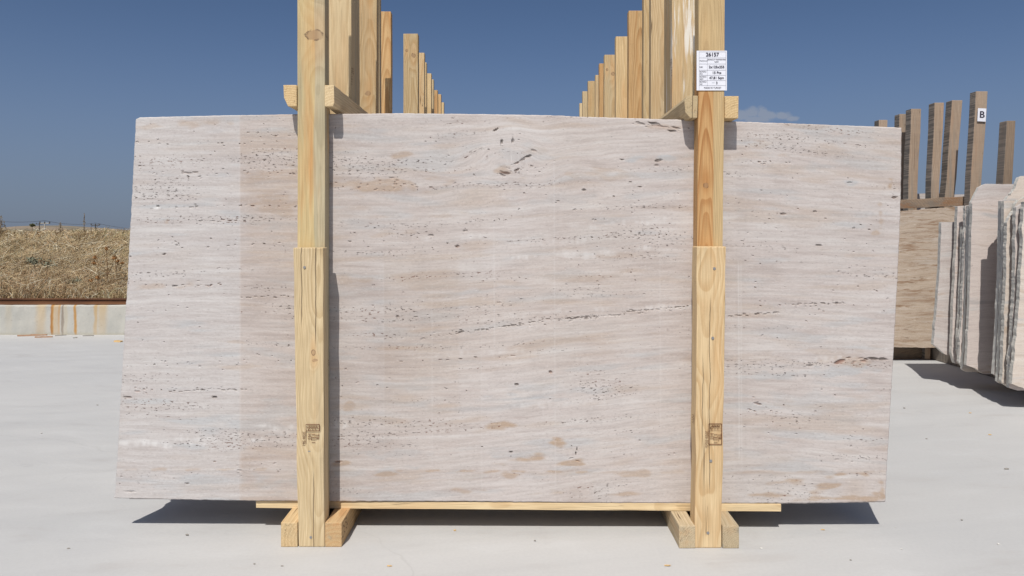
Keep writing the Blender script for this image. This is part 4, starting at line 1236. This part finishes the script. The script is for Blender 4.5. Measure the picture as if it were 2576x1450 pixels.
lumber("skid_beam", rect_yz(5.90, 6.0, 0.0, 0.10, 2.75), rect_yz(5.95, 6.05, 0.0, 0.10, 3.27), M['old_wood_dark'], old, 'x', 0.004, 4, 0.002, 77)
# slab seen through the gap behind the uprights
bk_ = raw_slab("stone_slab", [(at(2225, 500, 6.45).x, 0.12), (at(2225, 482, 6.45).x, at(0, 484, 6.45).z), (at(2350, 482, 6.45).x, at(0, 481, 6.45).z), (4.6, 1.3), (4.6, .12)], 6.45, 0.03, M['trav'], 0.03, 0.004, 31)
bk_.location.z = 0.10
tag(bk_, "white slab end showing between the leaning uprights behind the rail", "stone slab")
paper(2458.5, 2479.5, 273, 306, 5.66 - 0.012, "paper_tag", "small white paper with a bold letter B on a weathered upright", [("B", .52, .50, .72, 'CENTER', .02)], None, tilt=math.radians(3))

# ------------------------------------------------------------------ concrete wall with steel channel
m, t, b = material("stained_concrete", 0.85, 0.2)
p = t.objc()
x, y, z = t.sep(p)
n1 = t.noise(t.vm('MULTIPLY', p, (3, 3, 3)), 1.0, 5.0, 0.6)
n2 = t.noise(t.vm('MULTIPLY', p, (30, 30, 60)), 1.0, 3.0)
c = t.mix(t.ramp(n1, 0.3, 0.7), (0.385, 0.38, 0.35), (0.47, 0.455, 0.41))
c = t.mix(t.ramp(n2, 0.66, 0.74, 0.0, 0.6), c, (0.26, 0.24, 0.22))
wob_ = t.m('MULTIPLY', t.m('SUBTRACT', t.noise(t.vm('MULTIPLY', p, (9, 9, 5)), 1.0, 3.0), 0.5), 0.05)
xw = t.m('ADD', x, wob_)
KX = WALL_Y / F
for (u, half, a, col_, fade) in ((150, 22, 0.55, (0.52, 0.36, 0.17), 0.35), (193, 7, 0.95, (0.32, 0.135, 0.03), 0.0), (205, 14, 0.5, (0.52, 0.33, 0.13), 0.2), (222, 6, 0.7, (0.45, 0.24, 0.07), 0.3),
                               (236, 6, 0.75, (0.20, 0.15, 0.11), 0.1), (245, 8, 0.4, (0.45, 0.36, 0.22), 0.3), (281, 7, 0.9, (0.42, 0.22, 0.06), 0.0), (358, 8, 0.75, (0.47, 0.29, 0.10), 0.35), (382, 20, 0.6, (0.50, 0.34, 0.15), 0.45),
                               (30, 16, 0.3, (0.50, 0.40, 0.25), 0.6), (-160, 14, 0.7, (0.45, 0.25, 0.08), 0.2), (-420, 20, 0.6, (0.45, 0.27, 0.1), 0.3), (520, 14, 0.7, (0.45, 0.25, 0.08), 0.2), (700, 20, 0.6, (0.45, 0.27, 0.1), 0.3)):
    u_ = u * 0.6708 if u > 0 else u
    u_ = {150: 153, 193: 195, 205: 206, 222: 221, 236: 235, 245: 246, 281: 281, 358: 357, 382: 382, 30: 30}.get(u, u)
    u_ = u_ * (480 / 2576 * 2576 / 480) if False else u_
    xc = ((u_ * 0.6708 if 0 < u_ < 500 else u_) - U0) * KX
    hw = half * 0.6708 * KX * 1.25
    dd = t.m('ABSOLUTE', t.m('SUBTRACT', xw, xc))
    mk = t.ramp(dd, hw, hw * 0.25)
    zf_ = t.ramp(z, 0.0, WALL_H, 1.0 - fade * 1.4, 1.0, False)
    c = t.mix(t.m('MULTIPLY', t.m('MULTIPLY', mk, a), t.m('MAXIMUM', zf_, 0.0)), c, col_)
c = t.mix(t.m('MULTIPLY', t.ramp(z, 0.035, 0.0), 0.5), c, (0.36, 0.33, 0.25))
t.set(b.inputs["Base Color"], c)
t.set(b.inputs["Normal"], t.bump(t.m('ADD', n1, t.m('MULTIPLY', n2, 0.4)), 0.006, 0.5))
M['wallc'] = m
bm = bmesh.new()
xs = np.concatenate([np.linspace(-60, -8, 40), np.linspace(-7.9, -2, 120), np.linspace(-1.8, 60, 60)])
rws = []
for xx in xs:
    j_ = lambda a: rnd.uniform(-a, a)
    rws.append([bm.verts.new((xx, WALL_Y + j_(.003), -0.05)), bm.verts.new((xx, WALL_Y + 0.004 + j_(.003), WALL_H * .5)), bm.verts.new((xx, WALL_Y + 0.004 + j_(.003), WALL_H - .012 + j_(.003))),
                bm.verts.new((xx, WALL_Y + 0.016 + j_(.003), WALL_H + j_(.002))), bm.verts.new((xx, WALL_Y + WALL_T, WALL_H)), bm.verts.new((xx, WALL_Y + WALL_T, -0.05))])
for a, c_ in zip(rws[:-1], rws[1:]):
    for i in range(5):
        bm.faces.new((a[i], c_[i], c_[i + 1], a[i + 1]))
bmesh.ops.recalc_face_normals(bm, faces=bm.faces)
me = bpy.data.meshes.new("concrete_wall"); bm.to_mesh(me); bm.free(); me.materials.append(M['wallc'])
wall = link("concrete_wall", me)
tag(wall, "low concrete wall streaked with orange rust at the edge of the yard", "wall")

m, t, b = material("rusty_steel", 0.7, 0.4)
p = t.objc()
n1 = t.noise(t.vm('MULTIPLY', p, (2.2, 8, 30)), 1.0, 5.0, 0.6)
n2 = t.noise(t.vm('MULTIPLY', p, (0.9, 1, 1)), 1.0, 2.0)
c = t.mix(t.ramp(n1, 0.3, 0.7), (0.085, 0.035, 0.018), (0.17, 0.075, 0.032))
c = t.mix(t.ramp(n2, 0.6, 0.72, 0.0, 0.6), c, (0.30, 0.12, 0.035))
t.set(b.inputs["Base Color"], c)
b.inputs["Metallic"].default_value = 0.25
M['rust'] = m
ch_y, zt_ = WALL_Y + 0.035, WALL_H
prof = [(0, 0), (0, .007), (.036, .010), (.042, .016), (.042, .046), (.030, .048), (0.030, .056), (.09, .056), (.09, 0)]
bm = bmesh.new()
A = [bm.verts.new((-60, ch_y + a, zt_ + c_)) for a, c_ in prof]
Bv = [bm.verts.new((60, ch_y + a, zt_ + c_)) for a, c_ in prof]
for i in range(len(prof)):
    j = (i + 1) % len(prof)
    bm.faces.new((A[i], A[j], Bv[j], Bv[i]))
bm.faces.new(A[::-1]); bm.faces.new(Bv)
bmesh.ops.recalc_face_normals(bm, faces=bm.faces)
me = bpy.data.meshes.new("steel_rail"); bm.to_mesh(me); bm.free(); me.materials.append(M['rust'])
rail = link("steel_rail", me)
tag(rail, "long rust-brown steel rail lying along the top of the concrete wall", "steel rail")

# ------------------------------------------------------------------ dry grass
m, t, b = material("straw", 0.85, 0.15)
ca = t.attr("blade")
t.set(b.inputs["Base Color"], ca.outputs["Color"])
M['straw'] = m


def grass(name, n, xr, yr, hr, wr, seed, droop=0.7):
    r = np.random.default_rng(seed)
    y = yr[0] + (yr[1] - yr[0]) * r.random(n) ** 0.9
    x = (xr[0] + (xr[1] - xr[0]) * r.random(n)) * y
    tx_ = np.round(x / 0.3 + 0.35 * np.sin(y * 3.1)) * 0.3; ty_ = np.round(y / 0.3 + 0.35 * np.cos(x * 2.7)) * 0.3
    pull = 0.5 * r.random(n)
    x = x + (tx_ - x) * pull; y = np.maximum(y + (ty_ - y) * pull, yr[0])
    z = field_z(x, y)
    patch = 0.5 + 0.5 * np.sin(x * 1.7 + 2 * np.sin(y * 0.9)) * np.sin(y * 1.3 + 1.5 * np.sin(x * 0.8))
    h = hr[0] + (hr[1] - hr[0]) * r.random(n) ** 1.3
    h *= (0.55 + 0.6 * patch) * (0.45 + 0.55 * np.clip((y - 7.6) / 1.6, 0, 1))
    tall = r.random(n) < 0.04
    h = np.where(tall, h * 1.3, h)
    w_ = wr[0] + (wr[1] - wr[0]) * r.random(n)
    ang = r.random(n) * 2 * math.pi
    L = h * (0.35 + 1.3 * droop * r.random(n))
    lx, ly = np.cos(ang) * L + 0.25 * h, np.sin(ang) * L * 0.8
    fa = r.random(n) * 2 * math.pi
    dx, dy = np.cos(fa) * w_ / 2, np.sin(fa) * w_ / 2
    hk = h * (0.45 + 0.5 * r.random(n))          # many stems are broken over
    zt = np.where(r.random(n) < 0.45, hk * (0.5 + 0.6 * r.random(n)), h)
    b0 = np.stack([x - dx, y - dy, z - .01], -1); b1 = np.stack([x + dx, y + dy, z - .01], -1)
    m0 = np.stack([x - dx * .85 + lx * .4, y - dy * .85 + ly * .4, z + hk], -1); m1 = m0 + np.stack([dx * 1.7, dy * 1.7, w_ * .3], -1)
    tp0 = np.stack([x + lx - dx * .3, y + ly - dy * .3, z + zt], -1)
    tp1 = tp0 + np.stack([dx * .6, dy * .6, w_ * .3], -1)
    co = np.stack([b0, b1, m1, m0, tp1, tp0], 1).reshape(-1, 3)
    i0 = np.arange(n) * 6
    q = np.concatenate([np.stack([i0, i0 + 1, i0 + 2, i0 + 3], -1), np.stack([i0 + 3, i0 + 2, i0 + 4, i0 + 5], -1)])
    me_ = np_mesh(name, co, q, M['straw'])
    straw = np.array([0.48, 0.37, 0.215]); pale = np.array([0.68, 0.62, 0.47]); brown = np.array([0.34, 0.225, 0.13]); olive = np.array([0.34, 0.32, 0.17]); grey = np.array([0.48, 0.45, 0.35])
    tt = r.random(n)[:, None]
    c_ = straw * (0.7 + 0.5 * r.random(n)[:, None])
    br = (0.5 + 0.5 * np.sin(x * 1.1 + 5.2) * np.cos(y * 0.55))[:, None]
    near = np.clip((11.5 - y) / 3.0, 0, 1)[:, None]
    c_ = np.where(tt < 0.20 + 0.45 * near * br, brown * (0.7 + 0.7 * r.random(n)[:, None]), c_)
    c_ = np.where(tt > 0.90, pale, c_)
    c_ = np.where((tt > 0.85) & (tt < 0.90), grey, c_)
    ol = (np.sin(x * 1.3 - 0.7) * np.sin(y * 0.8 + 0.4) > 0.0)[:, None]
    c_ = np.where((tt > 0.62) & (tt < 0.78) & ol, olive, c_)
    rgba = np.concatenate([c_, np.ones((n, 1))], -1).astype(np.float32)
    a = me_.attributes.new("blade", 'FLOAT_COLOR', 'POINT')
    a.data.foreach_set("color", np.repeat(rgba, 6, 0).ravel())
    return me_


parts_ = [grass("a", 110000, (-0.80, -0.40), (7.64, 11.5), (0.12, 0.42), (0.0025, 0.006), 1),
          grass("b", 70000, (-0.80, -0.42), (11.0, 21), (0.16, 0.45), (0.005, 0.011), 2),
          grass("c", 45000, (-0.80, -0.42), (20, 46), (0.20, 0.46), (0.010, 0.024), 3),
          grass("d", 70000, (-0.42, 0.75), (7.64, 15), (0.13, 0.42), (0.005, 0.010), 4),
          grass("e", 36000, (-0.42, 0.75), (14.5, 46), (0.20, 0.46), (0.014, 0.032), 5)]
bm_co, bm_q, bm_c, base_i = [], [], [], 0
for pm in parts_:
    nv_ = len(pm.vertices)
    co = np.zeros(nv_ * 3, np.float32); pm.vertices.foreach_get("co", co)
    lq = np.zeros(len(pm.loops), np.int32); pm.loops.foreach_get("vertex_index", lq)
    cc = np.zeros(nv_ * 4, np.float32); pm.attributes["blade"].data.foreach_get("color", cc)
    bm_co.append(co.reshape(-1, 3)); bm_q.append(lq.reshape(-1, 4) + base_i); bm_c.append(cc)
    base_i += nv_
    bpy.data.meshes.remove(pm)
me = np_mesh("dry_grass", np.concatenate(bm_co), np.concatenate(bm_q), M['straw'])
a = me.attributes.new("blade", 'FLOAT_COLOR', 'POINT')
a.data.foreach_set("color", np.concatenate(bm_c))
gr = link("dry_grass", me)
tag(gr, "sun-bleached dry grass filling the field beyond the wall", "dry grass", None, "stuff")

# ------------------------------------------------------------------ weeds, shrubs
def tube(bm, pts, r0, r1, k=5):
    rings = []
    n = len(pts)
    for i, p_ in enumerate(pts):
        p_ = Vector(p_)
        d_ = (Vector(pts[min(i + 1, n - 1)]) - Vector(pts[max(i - 1, 0)])).normalized()
        a_ = d_.orthogonal().normalized(); b_ = d_.cross(a_)
        r_ = r0 + (r1 - r0) * i / max(n - 1, 1)
        rings.append([bm.verts.new(p_ + (a_ * math.cos(2 * math.pi * j / k) + b_ * math.sin(2 * math.pi * j / k)) * r_) for j in range(k)])
    for i in range(n - 1):
        for j in range(k):
            bm.faces.new((rings[i][j], rings[i][(j + 1) % k], rings[i + 1][(j + 1) % k], rings[i + 1][j]))
    bm.faces.new(rings[0][::-1]); bm.faces.new(rings[-1])


def finish(name, bm, mat, parent=None, loc=None):
    bmesh.ops.recalc_face_normals(bm, faces=bm.faces)
    me_ = bpy.data.meshes.new(name)
    bm.to_mesh(me_); bm.free()
    me_.materials.append(mat)
    return link(name, me_, parent, loc)


M['stem'] = plain("dry_brown_stem", (0.20, 0.125, 0.07), 0.9, 0.1)
M['thead'] = plain("thistle_head", (0.33, 0.17, 0.07), 0.9, 0.1, 60, 0.5)
M['sage'] = plain("grey_green_leaf", (0.25, 0.255, 0.18), 0.85, 0.15, 30, 0.4)
M['darkshrub'] = plain("dark_shrub_leaf", (0.10, 0.105, 0.05), 0.85, 0.15, 20, 0.4)
M['weedtip'] = plain("dry_weed_leaf", (0.26, 0.21, 0.13), 0.85, 0.15, 30, 0.4)


def gz(x, y): return float(field_z(np.array(x), np.array(y)))


def thistle(u, vtop, Y, label, seed, branches=3):
    r = random.Random(seed)
    x = (u - U0) * Y / F
    z = gz(x, Y)
    h = H + (V0 - vtop) * Y / F - z
    root = empty("thistle", (x, Y, z))
    tag(root, label, "thistle", "dead thistles in the grass")
    bm = bmesh.new()
    tips = [(0.0, 0, h)]
    tube(bm, [(0, 0, -.02), (0.01, 0, h * .5), (0, 0, h)], 0.006, 0.0035)
    for k in range(branches):
        a_ = r.uniform(-.9, .9); z0 = h * r.uniform(.3, .6)
        tp = (math.copysign(r.uniform(.05, .13), a_), r.uniform(-.06, .06), h * r.uniform(.7, .95))
        tube(bm, [(0.005, 0, z0), (tp[0] * .7, tp[1] * .7, (z0 + tp[2]) / 2), tp], 0.004, 0.0025)
        tips.append(tp)
    finish("stem", bm, M['stem'], root)
    for tp in tips:
        bm = bmesh.new()
        bmesh.ops.create_icosphere(bm, subdivisions=1, radius=0.019)
        for v_ in list(bm.verts):
            v_.co.z *= .8
        for k in range(22):
            a_, e_ = r.uniform(0, 2 * math.pi), r.uniform(-.3, 1.4)
            d_ = Vector((math.cos(a_) * math.cos(e_), math.sin(a_) * math.cos(e_), math.sin(e_)))
            o_ = d_.orthogonal().normalized() * .0045
            bm.faces.new((bm.verts.new(d_ * .014 + o_), bm.verts.new(d_ * .014 - o_), bm.verts.new(d_ * r.uniform(.028, .038))))
        finish("seed_head", bm, M['thead'], root, Vector(tp))


thistle(268, 628, 8.4, "dead brown thistle with several dark heads close to the concrete wall", 1, 3)
thistle(290, 650, 8.8, "shorter dead thistle standing just behind the tall one", 2, 2)
thistle(246, 700, 8.1, "low thin dead thistle low in the grass above the rust streaks", 3, 1)


def leafy(name, u, v, Y, w_, h_, mat, stemmat, label, cat, n, leaf, seed, spike=False, ground=True):
    r = random.Random(seed)
    x = (u - U0) * Y / F
    z = gz(x, Y)
    zc = H + (V0 - v) * Y / F
    root = empty(name, (x, Y, z))
    tag(root, label, cat)
    bm = bmesh.new()
    hh_ = zc - z + h_ / 2
    tube(bm, [(0, 0, -.03), (r.uniform(-.02, .02), 0, hh_ * .6), (0, 0, hh_ * .95)], max(w_ * .03, .006), max(w_ * .01, .003))
    for k in range(6):
        a_ = r.uniform(0, 2 * math.pi)
        z0 = max(hh_ - h_ * r.uniform(.3, .9), 0)
        rr_ = w_ * (.12 if spike else .4)
        tube(bm, [(0, 0, z0), (math.cos(a_) * rr_ * .6, math.sin(a_) * rr_ * .6, z0 + h_ * .12), (math.cos(a_) * rr_, math.sin(a_) * rr_, z0 + h_ * .22)], max(w_ * .012, .004), .003)
    finish("stem", bm, stemmat, root)
    bm = bmesh.new()
    for k in range(n):
        while True:
            d_ = Vector((r.uniform(-1, 1), r.uniform(-1, 1), r.uniform(-1, 1)))
            if d_.length < 1: break
        if spike:
            tz = (d_.z + 1) / 2
            rad = (1 - tz) ** .8 * .9 + .12
            pos = Vector((d_.x * w_ / 2 * rad, d_.y * w_ / 2 * rad, hh_ - h_ + tz * h_))
        else:
            lump = .75 + .25 * math.sin(d_.x * 5 + seed) * math.cos(d_.y * 4 + d_.z * 3)
            pos = Vector((d_.x * w_ / 2 * lump, d_.y * w_ / 2 * lump, hh_ - h_ / 2 + d_.z * h_ / 2 * lump))
        e = Vector((r.gauss(0, 1), r.gauss(0, 1), r.gauss(0, 1))).normalized()
        f_ = e.orthogonal().normalized()
        l_ = leaf * r.uniform(.6, 1.4)
        bm.faces.new([bm.verts.new(pos + e * l_), bm.verts.new(pos + f_ * l_ * .38), bm.verts.new(pos - e * l_), bm.verts.new(pos - f_ * l_ * .38)])
    finish("foliage", bm, mat, root)


leafy("weed", 152, 577, 24, .22, .52, M['weedtip'], M['stem'], "feathery dry weed against the sky above the grass", "weed", 90, .022, 11, True)
leafy("weed", 212, 573, 22, .12, .95, M['weedtip'], M['stem'], "tall thin weed spike rising highest above the grass", "weed", 90, .020, 12, True)
leafy("weed", 2, 572, 20, .42, .66, M['weedtip'], M['stem'], "dark weed at the foot of the wooded hill", "weed", 130, .024, 13, True)
leafy("shrub", 195, 588, 38, 1.05, .42, M['darkshrub'], M['stem'], "small dark green shrub in the far grass", "shrub", 700, .06, 14)
leafy("sage_plant", 84, 656, 9.3, .26, .12, M['sage'], M['stem'], "grey-green leafy plant sprawling in the dry grass", "plant", 150, .016, 15)
leafy("sage_plant", 120, 664, 9.0, .22, .12, M['sage'], M['stem'], "smaller grey-green plant beside the sprawling one", "plant", 90, .015, 16)
leafy("sage_plant", 186, 712, 8.3, .26, .14, M['sage'], M['stem'], "grey-green plant low in the grass near the thistles", "plant", 240, .016, 17)
leafy("shrub", 82, 567, 760, 7, 4.0, M['darkshrub'], M['stem'], "round dark bush on the slope of the far hill", "shrub", 400, .6, 18)

# ------------------------------------------------------------------ power line
M['pole'] = plain("pale_concrete_pole", (0.42, 0.41, 0.39), 0.8)
M['dark'] = plain("dark_insulator", (0.07, 0.065, 0.06), 0.6)
M['wire'] = plain("power_cable", (0.09, 0.09, 0.10), 0.6)
def power_pole(u, vtop, Y, wd, ang, label, mat):
    x = (u - U0) * Y / F
    zt = H + (V0 - vtop) * Y / F
    root = empty("power_pole", (x, Y, -0.6))
    tag(root, label, "power pole", "power poles on the plain")
    bm = bmesh.new()
    tube(bm, [(0, 0, 0), (0, 0, zt + .6)], wd * .085, wd * .06, 8)
    finish("pole", bm, mat, root)
    bm = bmesh.new()
    ca_, sa_ = math.cos(ang), math.sin(ang)
    tube(bm, [(-wd / 2 * ca_, -wd / 2 * sa_, zt + .2), (wd / 2 * ca_, wd / 2 * sa_, zt + .2)], wd * .05, wd * .05, 6)
    finish("cross_arm", bm, mat, root)
    for s_ in (-.5, -.0, .5):
        bm = bmesh.new()
        tube(bm, [(wd * s_ * ca_, wd * s_ * sa_, zt + .2), (wd * s_ * ca_, wd * s_ * sa_, zt + .2 + wd * .2)], wd * .085, wd * .05, 8)
        finish("insulator", bm, M['dark'], root)
    return x, Y, zt + .2
pA = power_pole(112.5, 560, 330, 4.0, 0.1, "pale power pole with wide cross arm beyond the field", M['pole'])
pC = power_pole(99, 562.5, 470, 3.6, 0.1, "smaller dark power pole right beside the pale one", M['dark'])
pD = power_pole(240, 565, 420, 4.2, 0.4, "dark power pole standing alone beyond the shrub", M['dark'])
def wire(a_, b_, sag, label):
    bm = bmesh.new()
    a_, b_ = Vector(a_), Vector(b_)
    pts = []
    for k in range(15):
        t_ = k / 14
        p_ = a_.lerp(b_, t_)
        p_.z -= sag * 4 * t_ * (1 - t_)
        pts.append(p_)
    tube(bm, pts, .075, .075, 4)
    o = finish("power_cable", bm, M['wire'])
    tag(o, label, "power cable", "cables of the power line")
e1 = at(-60, 550.5, 300); e2 = at(420, 582, 520)
wire((pA[0], pA[1], pA[2] + .6), e1, 1.0, "thin cable running from the pale power pole away from the shrub")
wire((pA[0], pA[1], pA[2] + .6), (pD[0], pD[1], pD[2] + .6), 1.2, "thin cable strung between the pale pole and the lone dark pole")
wire((pD[0], pD[1], pD[2] + .6), e2, 1.2, "thin cable running from the lone dark pole behind the big slab")

# ------------------------------------------------------------------ litter on the concrete
M['scrap'] = wood("scrap_wood", (0.50, 0.33, 0.20), (0.36, 0.20, 0.10), stain_amt=0.4)
M['scrap_red'] = plain("reddish_scrap", (0.38, 0.235, 0.15), 0.85, 0.2, 30, 0.4)
M['chipw'] = plain("white_stone_chip", (0.66, 0.64, 0.60), 0.8, 0.2, 40, 0.3)
M['chipd'] = plain("grey_stone_chip", (0.30, 0.28, 0.25), 0.85, 0.2, 40, 0.4)
M['chipy'] = plain("yellow_wood_chip", (0.62, 0.42, 0.20), 0.85, 0.2, 40, 0.3)
def scrap(u0, v0, u1, v1, wd, th, mat, label, name="wood_scrap", seed=0):
    r = random.Random(seed)
    def g(u, v):
        Y = H * F / (v - V0)
        return Vector(((u - U0) * Y / F, Y, 0))
    a_, b_ = g(u0, v0), g(u1, v1)
    d_ = (b_ - a_); n_ = Vector((-d_.y, d_.x, 0)).normalized() * wd / 2
    bm = bmesh.new()
    rings = []
    K = 5
    for k in range(K + 1):
        t_ = k / K
        c_ = a_.lerp(b_, t_) - a_
        s_ = r.uniform(.7, 1.05) * (0.6 if k in (0, K) else 1)
        h_ = th * r.uniform(.8, 1.1)
        rings.append([bm.verts.new(c_ - n_ * s_ + Vector((0, 0, .0005))), bm.verts.new(c_ + n_ * s_ + Vector((0, 0, .0005))), bm.verts.new(c_ + n_ * s_ * .8 + Vector((0, 0, h_))), bm.verts.new(c_ - n_ * s_ * .8 + Vector((0, 0, h_)))])
    for k in range(K):
        for i in range(4):
            j = (i + 1) % 4
            bm.faces.new((rings[k][i], rings[k][j], rings[k + 1][j], rings[k + 1][i]))
    bm.faces.new(rings[0][::-1]); bm.faces.new(rings[-1])
    o = finish(name, bm, mat, None, a_)
    tag(o, label, name.replace("_", " "), "scraps of wood along the wall" if name == "wood_scrap" else None)
scrap(44, 846.5, 118, 844.2, .035, .013, M['scrap_red'], "long split wood scrap lying against the foot of the wall", seed=1)
scrap(88, 850, 132, 849, .025, .012, M['scrap_red'], "straight reddish stick on the concrete in front of the split scrap", seed=2)
scrap(138, 846, 167, 844, .012, .008, M['chipd'], "thin dark splinter at the foot of the wall below the rust streaks", seed=3)
scrap(208, 846, 236, 845.5, .016, .010, M['chipd'], "bent dark twig at the foot of the wall", "twig", seed=4)
scrap(289, 860, 306, 861, .05, .012, M['chipy'], "pale yellow wood scrap on the concrete beside the big slab", seed=5)
scrap(184, 851, 194, 850, .03, .006, M['chipd'], "small curled brown leaf on the concrete near the wall", "dry_leaf", seed=6)
scrap(78, 844, 94, 844.4, .02, .014, M['scrap_red'], "short mauve-brown offcut at the wall behind the split scrap", seed=7)


def chip(u, v, size, mat, label, cat, seed, name="stone_chip", flat=.5, long=1.0):
    r = random.Random(seed)
    Y = H * F / (v - V0)
    bm = bmesh.new()
    size *= 0.75 if name == "wood_chip" else 0.9
    bmesh.ops.create_icosphere(bm, subdivisions=1, radius=size)
    for v_ in bm.verts:
        v_.co *= r.uniform(.65, 1.25)
        v_.co.z *= flat
        v_.co.x *= long
    mz = min(v_.co.z for v_ in bm.verts)
    for v_ in bm.verts:
        v_.co.z -= mz
    o = finish(name, bm, mat, None, Vector(((u - U0) * Y / F, Y, 0)))
    tag(o, label, cat, "small chips scattered on the concrete")
    return o
chips = [(2531, 1181, .008, 'd', 1.6, "largest dark stone chip, alone on the concrete in front of the raw stack"),
         (470, 1348, .006, 'd', 1.2, "dark stone chip on the concrete in front of the slab shadow"), (172, 1381, .005, 'd', 1.1, "lone dark chip far out on the concrete on the wall side"),
         (104, 1091, .006, 'w', 1.2, "white stone chip lying alone between wall and viewer"), (1915, 1381, .0045, 'w', 1, "white chip beside the orange post's skid beams"),
         (1144, 1336, .006, 'y', 1.3, "yellow wood chip under the slab between the two trestles"), (2252, 1328, .0035, 'w', 1, "tiny white chip off the end of the slab shadow"),
         (2070, 1334, .006, 'y', 1.6, "yellowish chip just outside the step of the slab shadow"), (1346, 1362, .005, 'd', 1.0, "dark chip in front of the slab midway between the trestles"),
         (2268, 1383, .004, 'w', 1, "small white chip out in front of the slab's shadowed end"), (2512, 1370, .005, 'w', 1.2, "white chip on bare concrete farthest from both stacks"),
         (640, 1420, .004, 'd', 1, "left one of two dark specks in front of the drilled skid"), (710, 1425, .004, 'd', 1.3, "right one of two dark specks in front of the drilled skid"),
         (2140, 1410, .004, 'd', 1, "dark speck on concrete in front of the grey-ended skids"), (2420, 1310, .004, 'd', 1.4, "thin dark speck between the front slab and the raw stack"),
         (245, 1020, .006, 'd', 1.4, "dark speck on the concrete beside the slab's edge, wall side"), (2330, 1105, .005, 'd', 1.4, "dark speck close to the tip of the raw stack's shadow"),
         (2440, 1040, .008, 'y', 1.5, "yellow wood chip near the raw stack's shadow"), (2490, 1095, .008, 'y', 1.6, "longer yellow chip beyond the raw stack's shadow"),
         (2275, 1028, .006, 'd', 1.2, "dark chip on the concrete beside the slab's rust-holed edge"), (980, 1425, .006, 'y', 2.2, "thin reddish wood splinter in front of the drilled skid"),
         (1680, 1425, .006, 'y', 2.2, "thin wood splinter lying in front of the grey-ended skids")]
for i, (u, v, sz, k, lg, lab) in enumerate(chips):
    chip(u, v, sz, M['chip' + k], lab, "wood chip" if k == 'y' else "stone chip", i + 1, "wood_chip" if k == 'y' else "stone_chip", .5, lg)
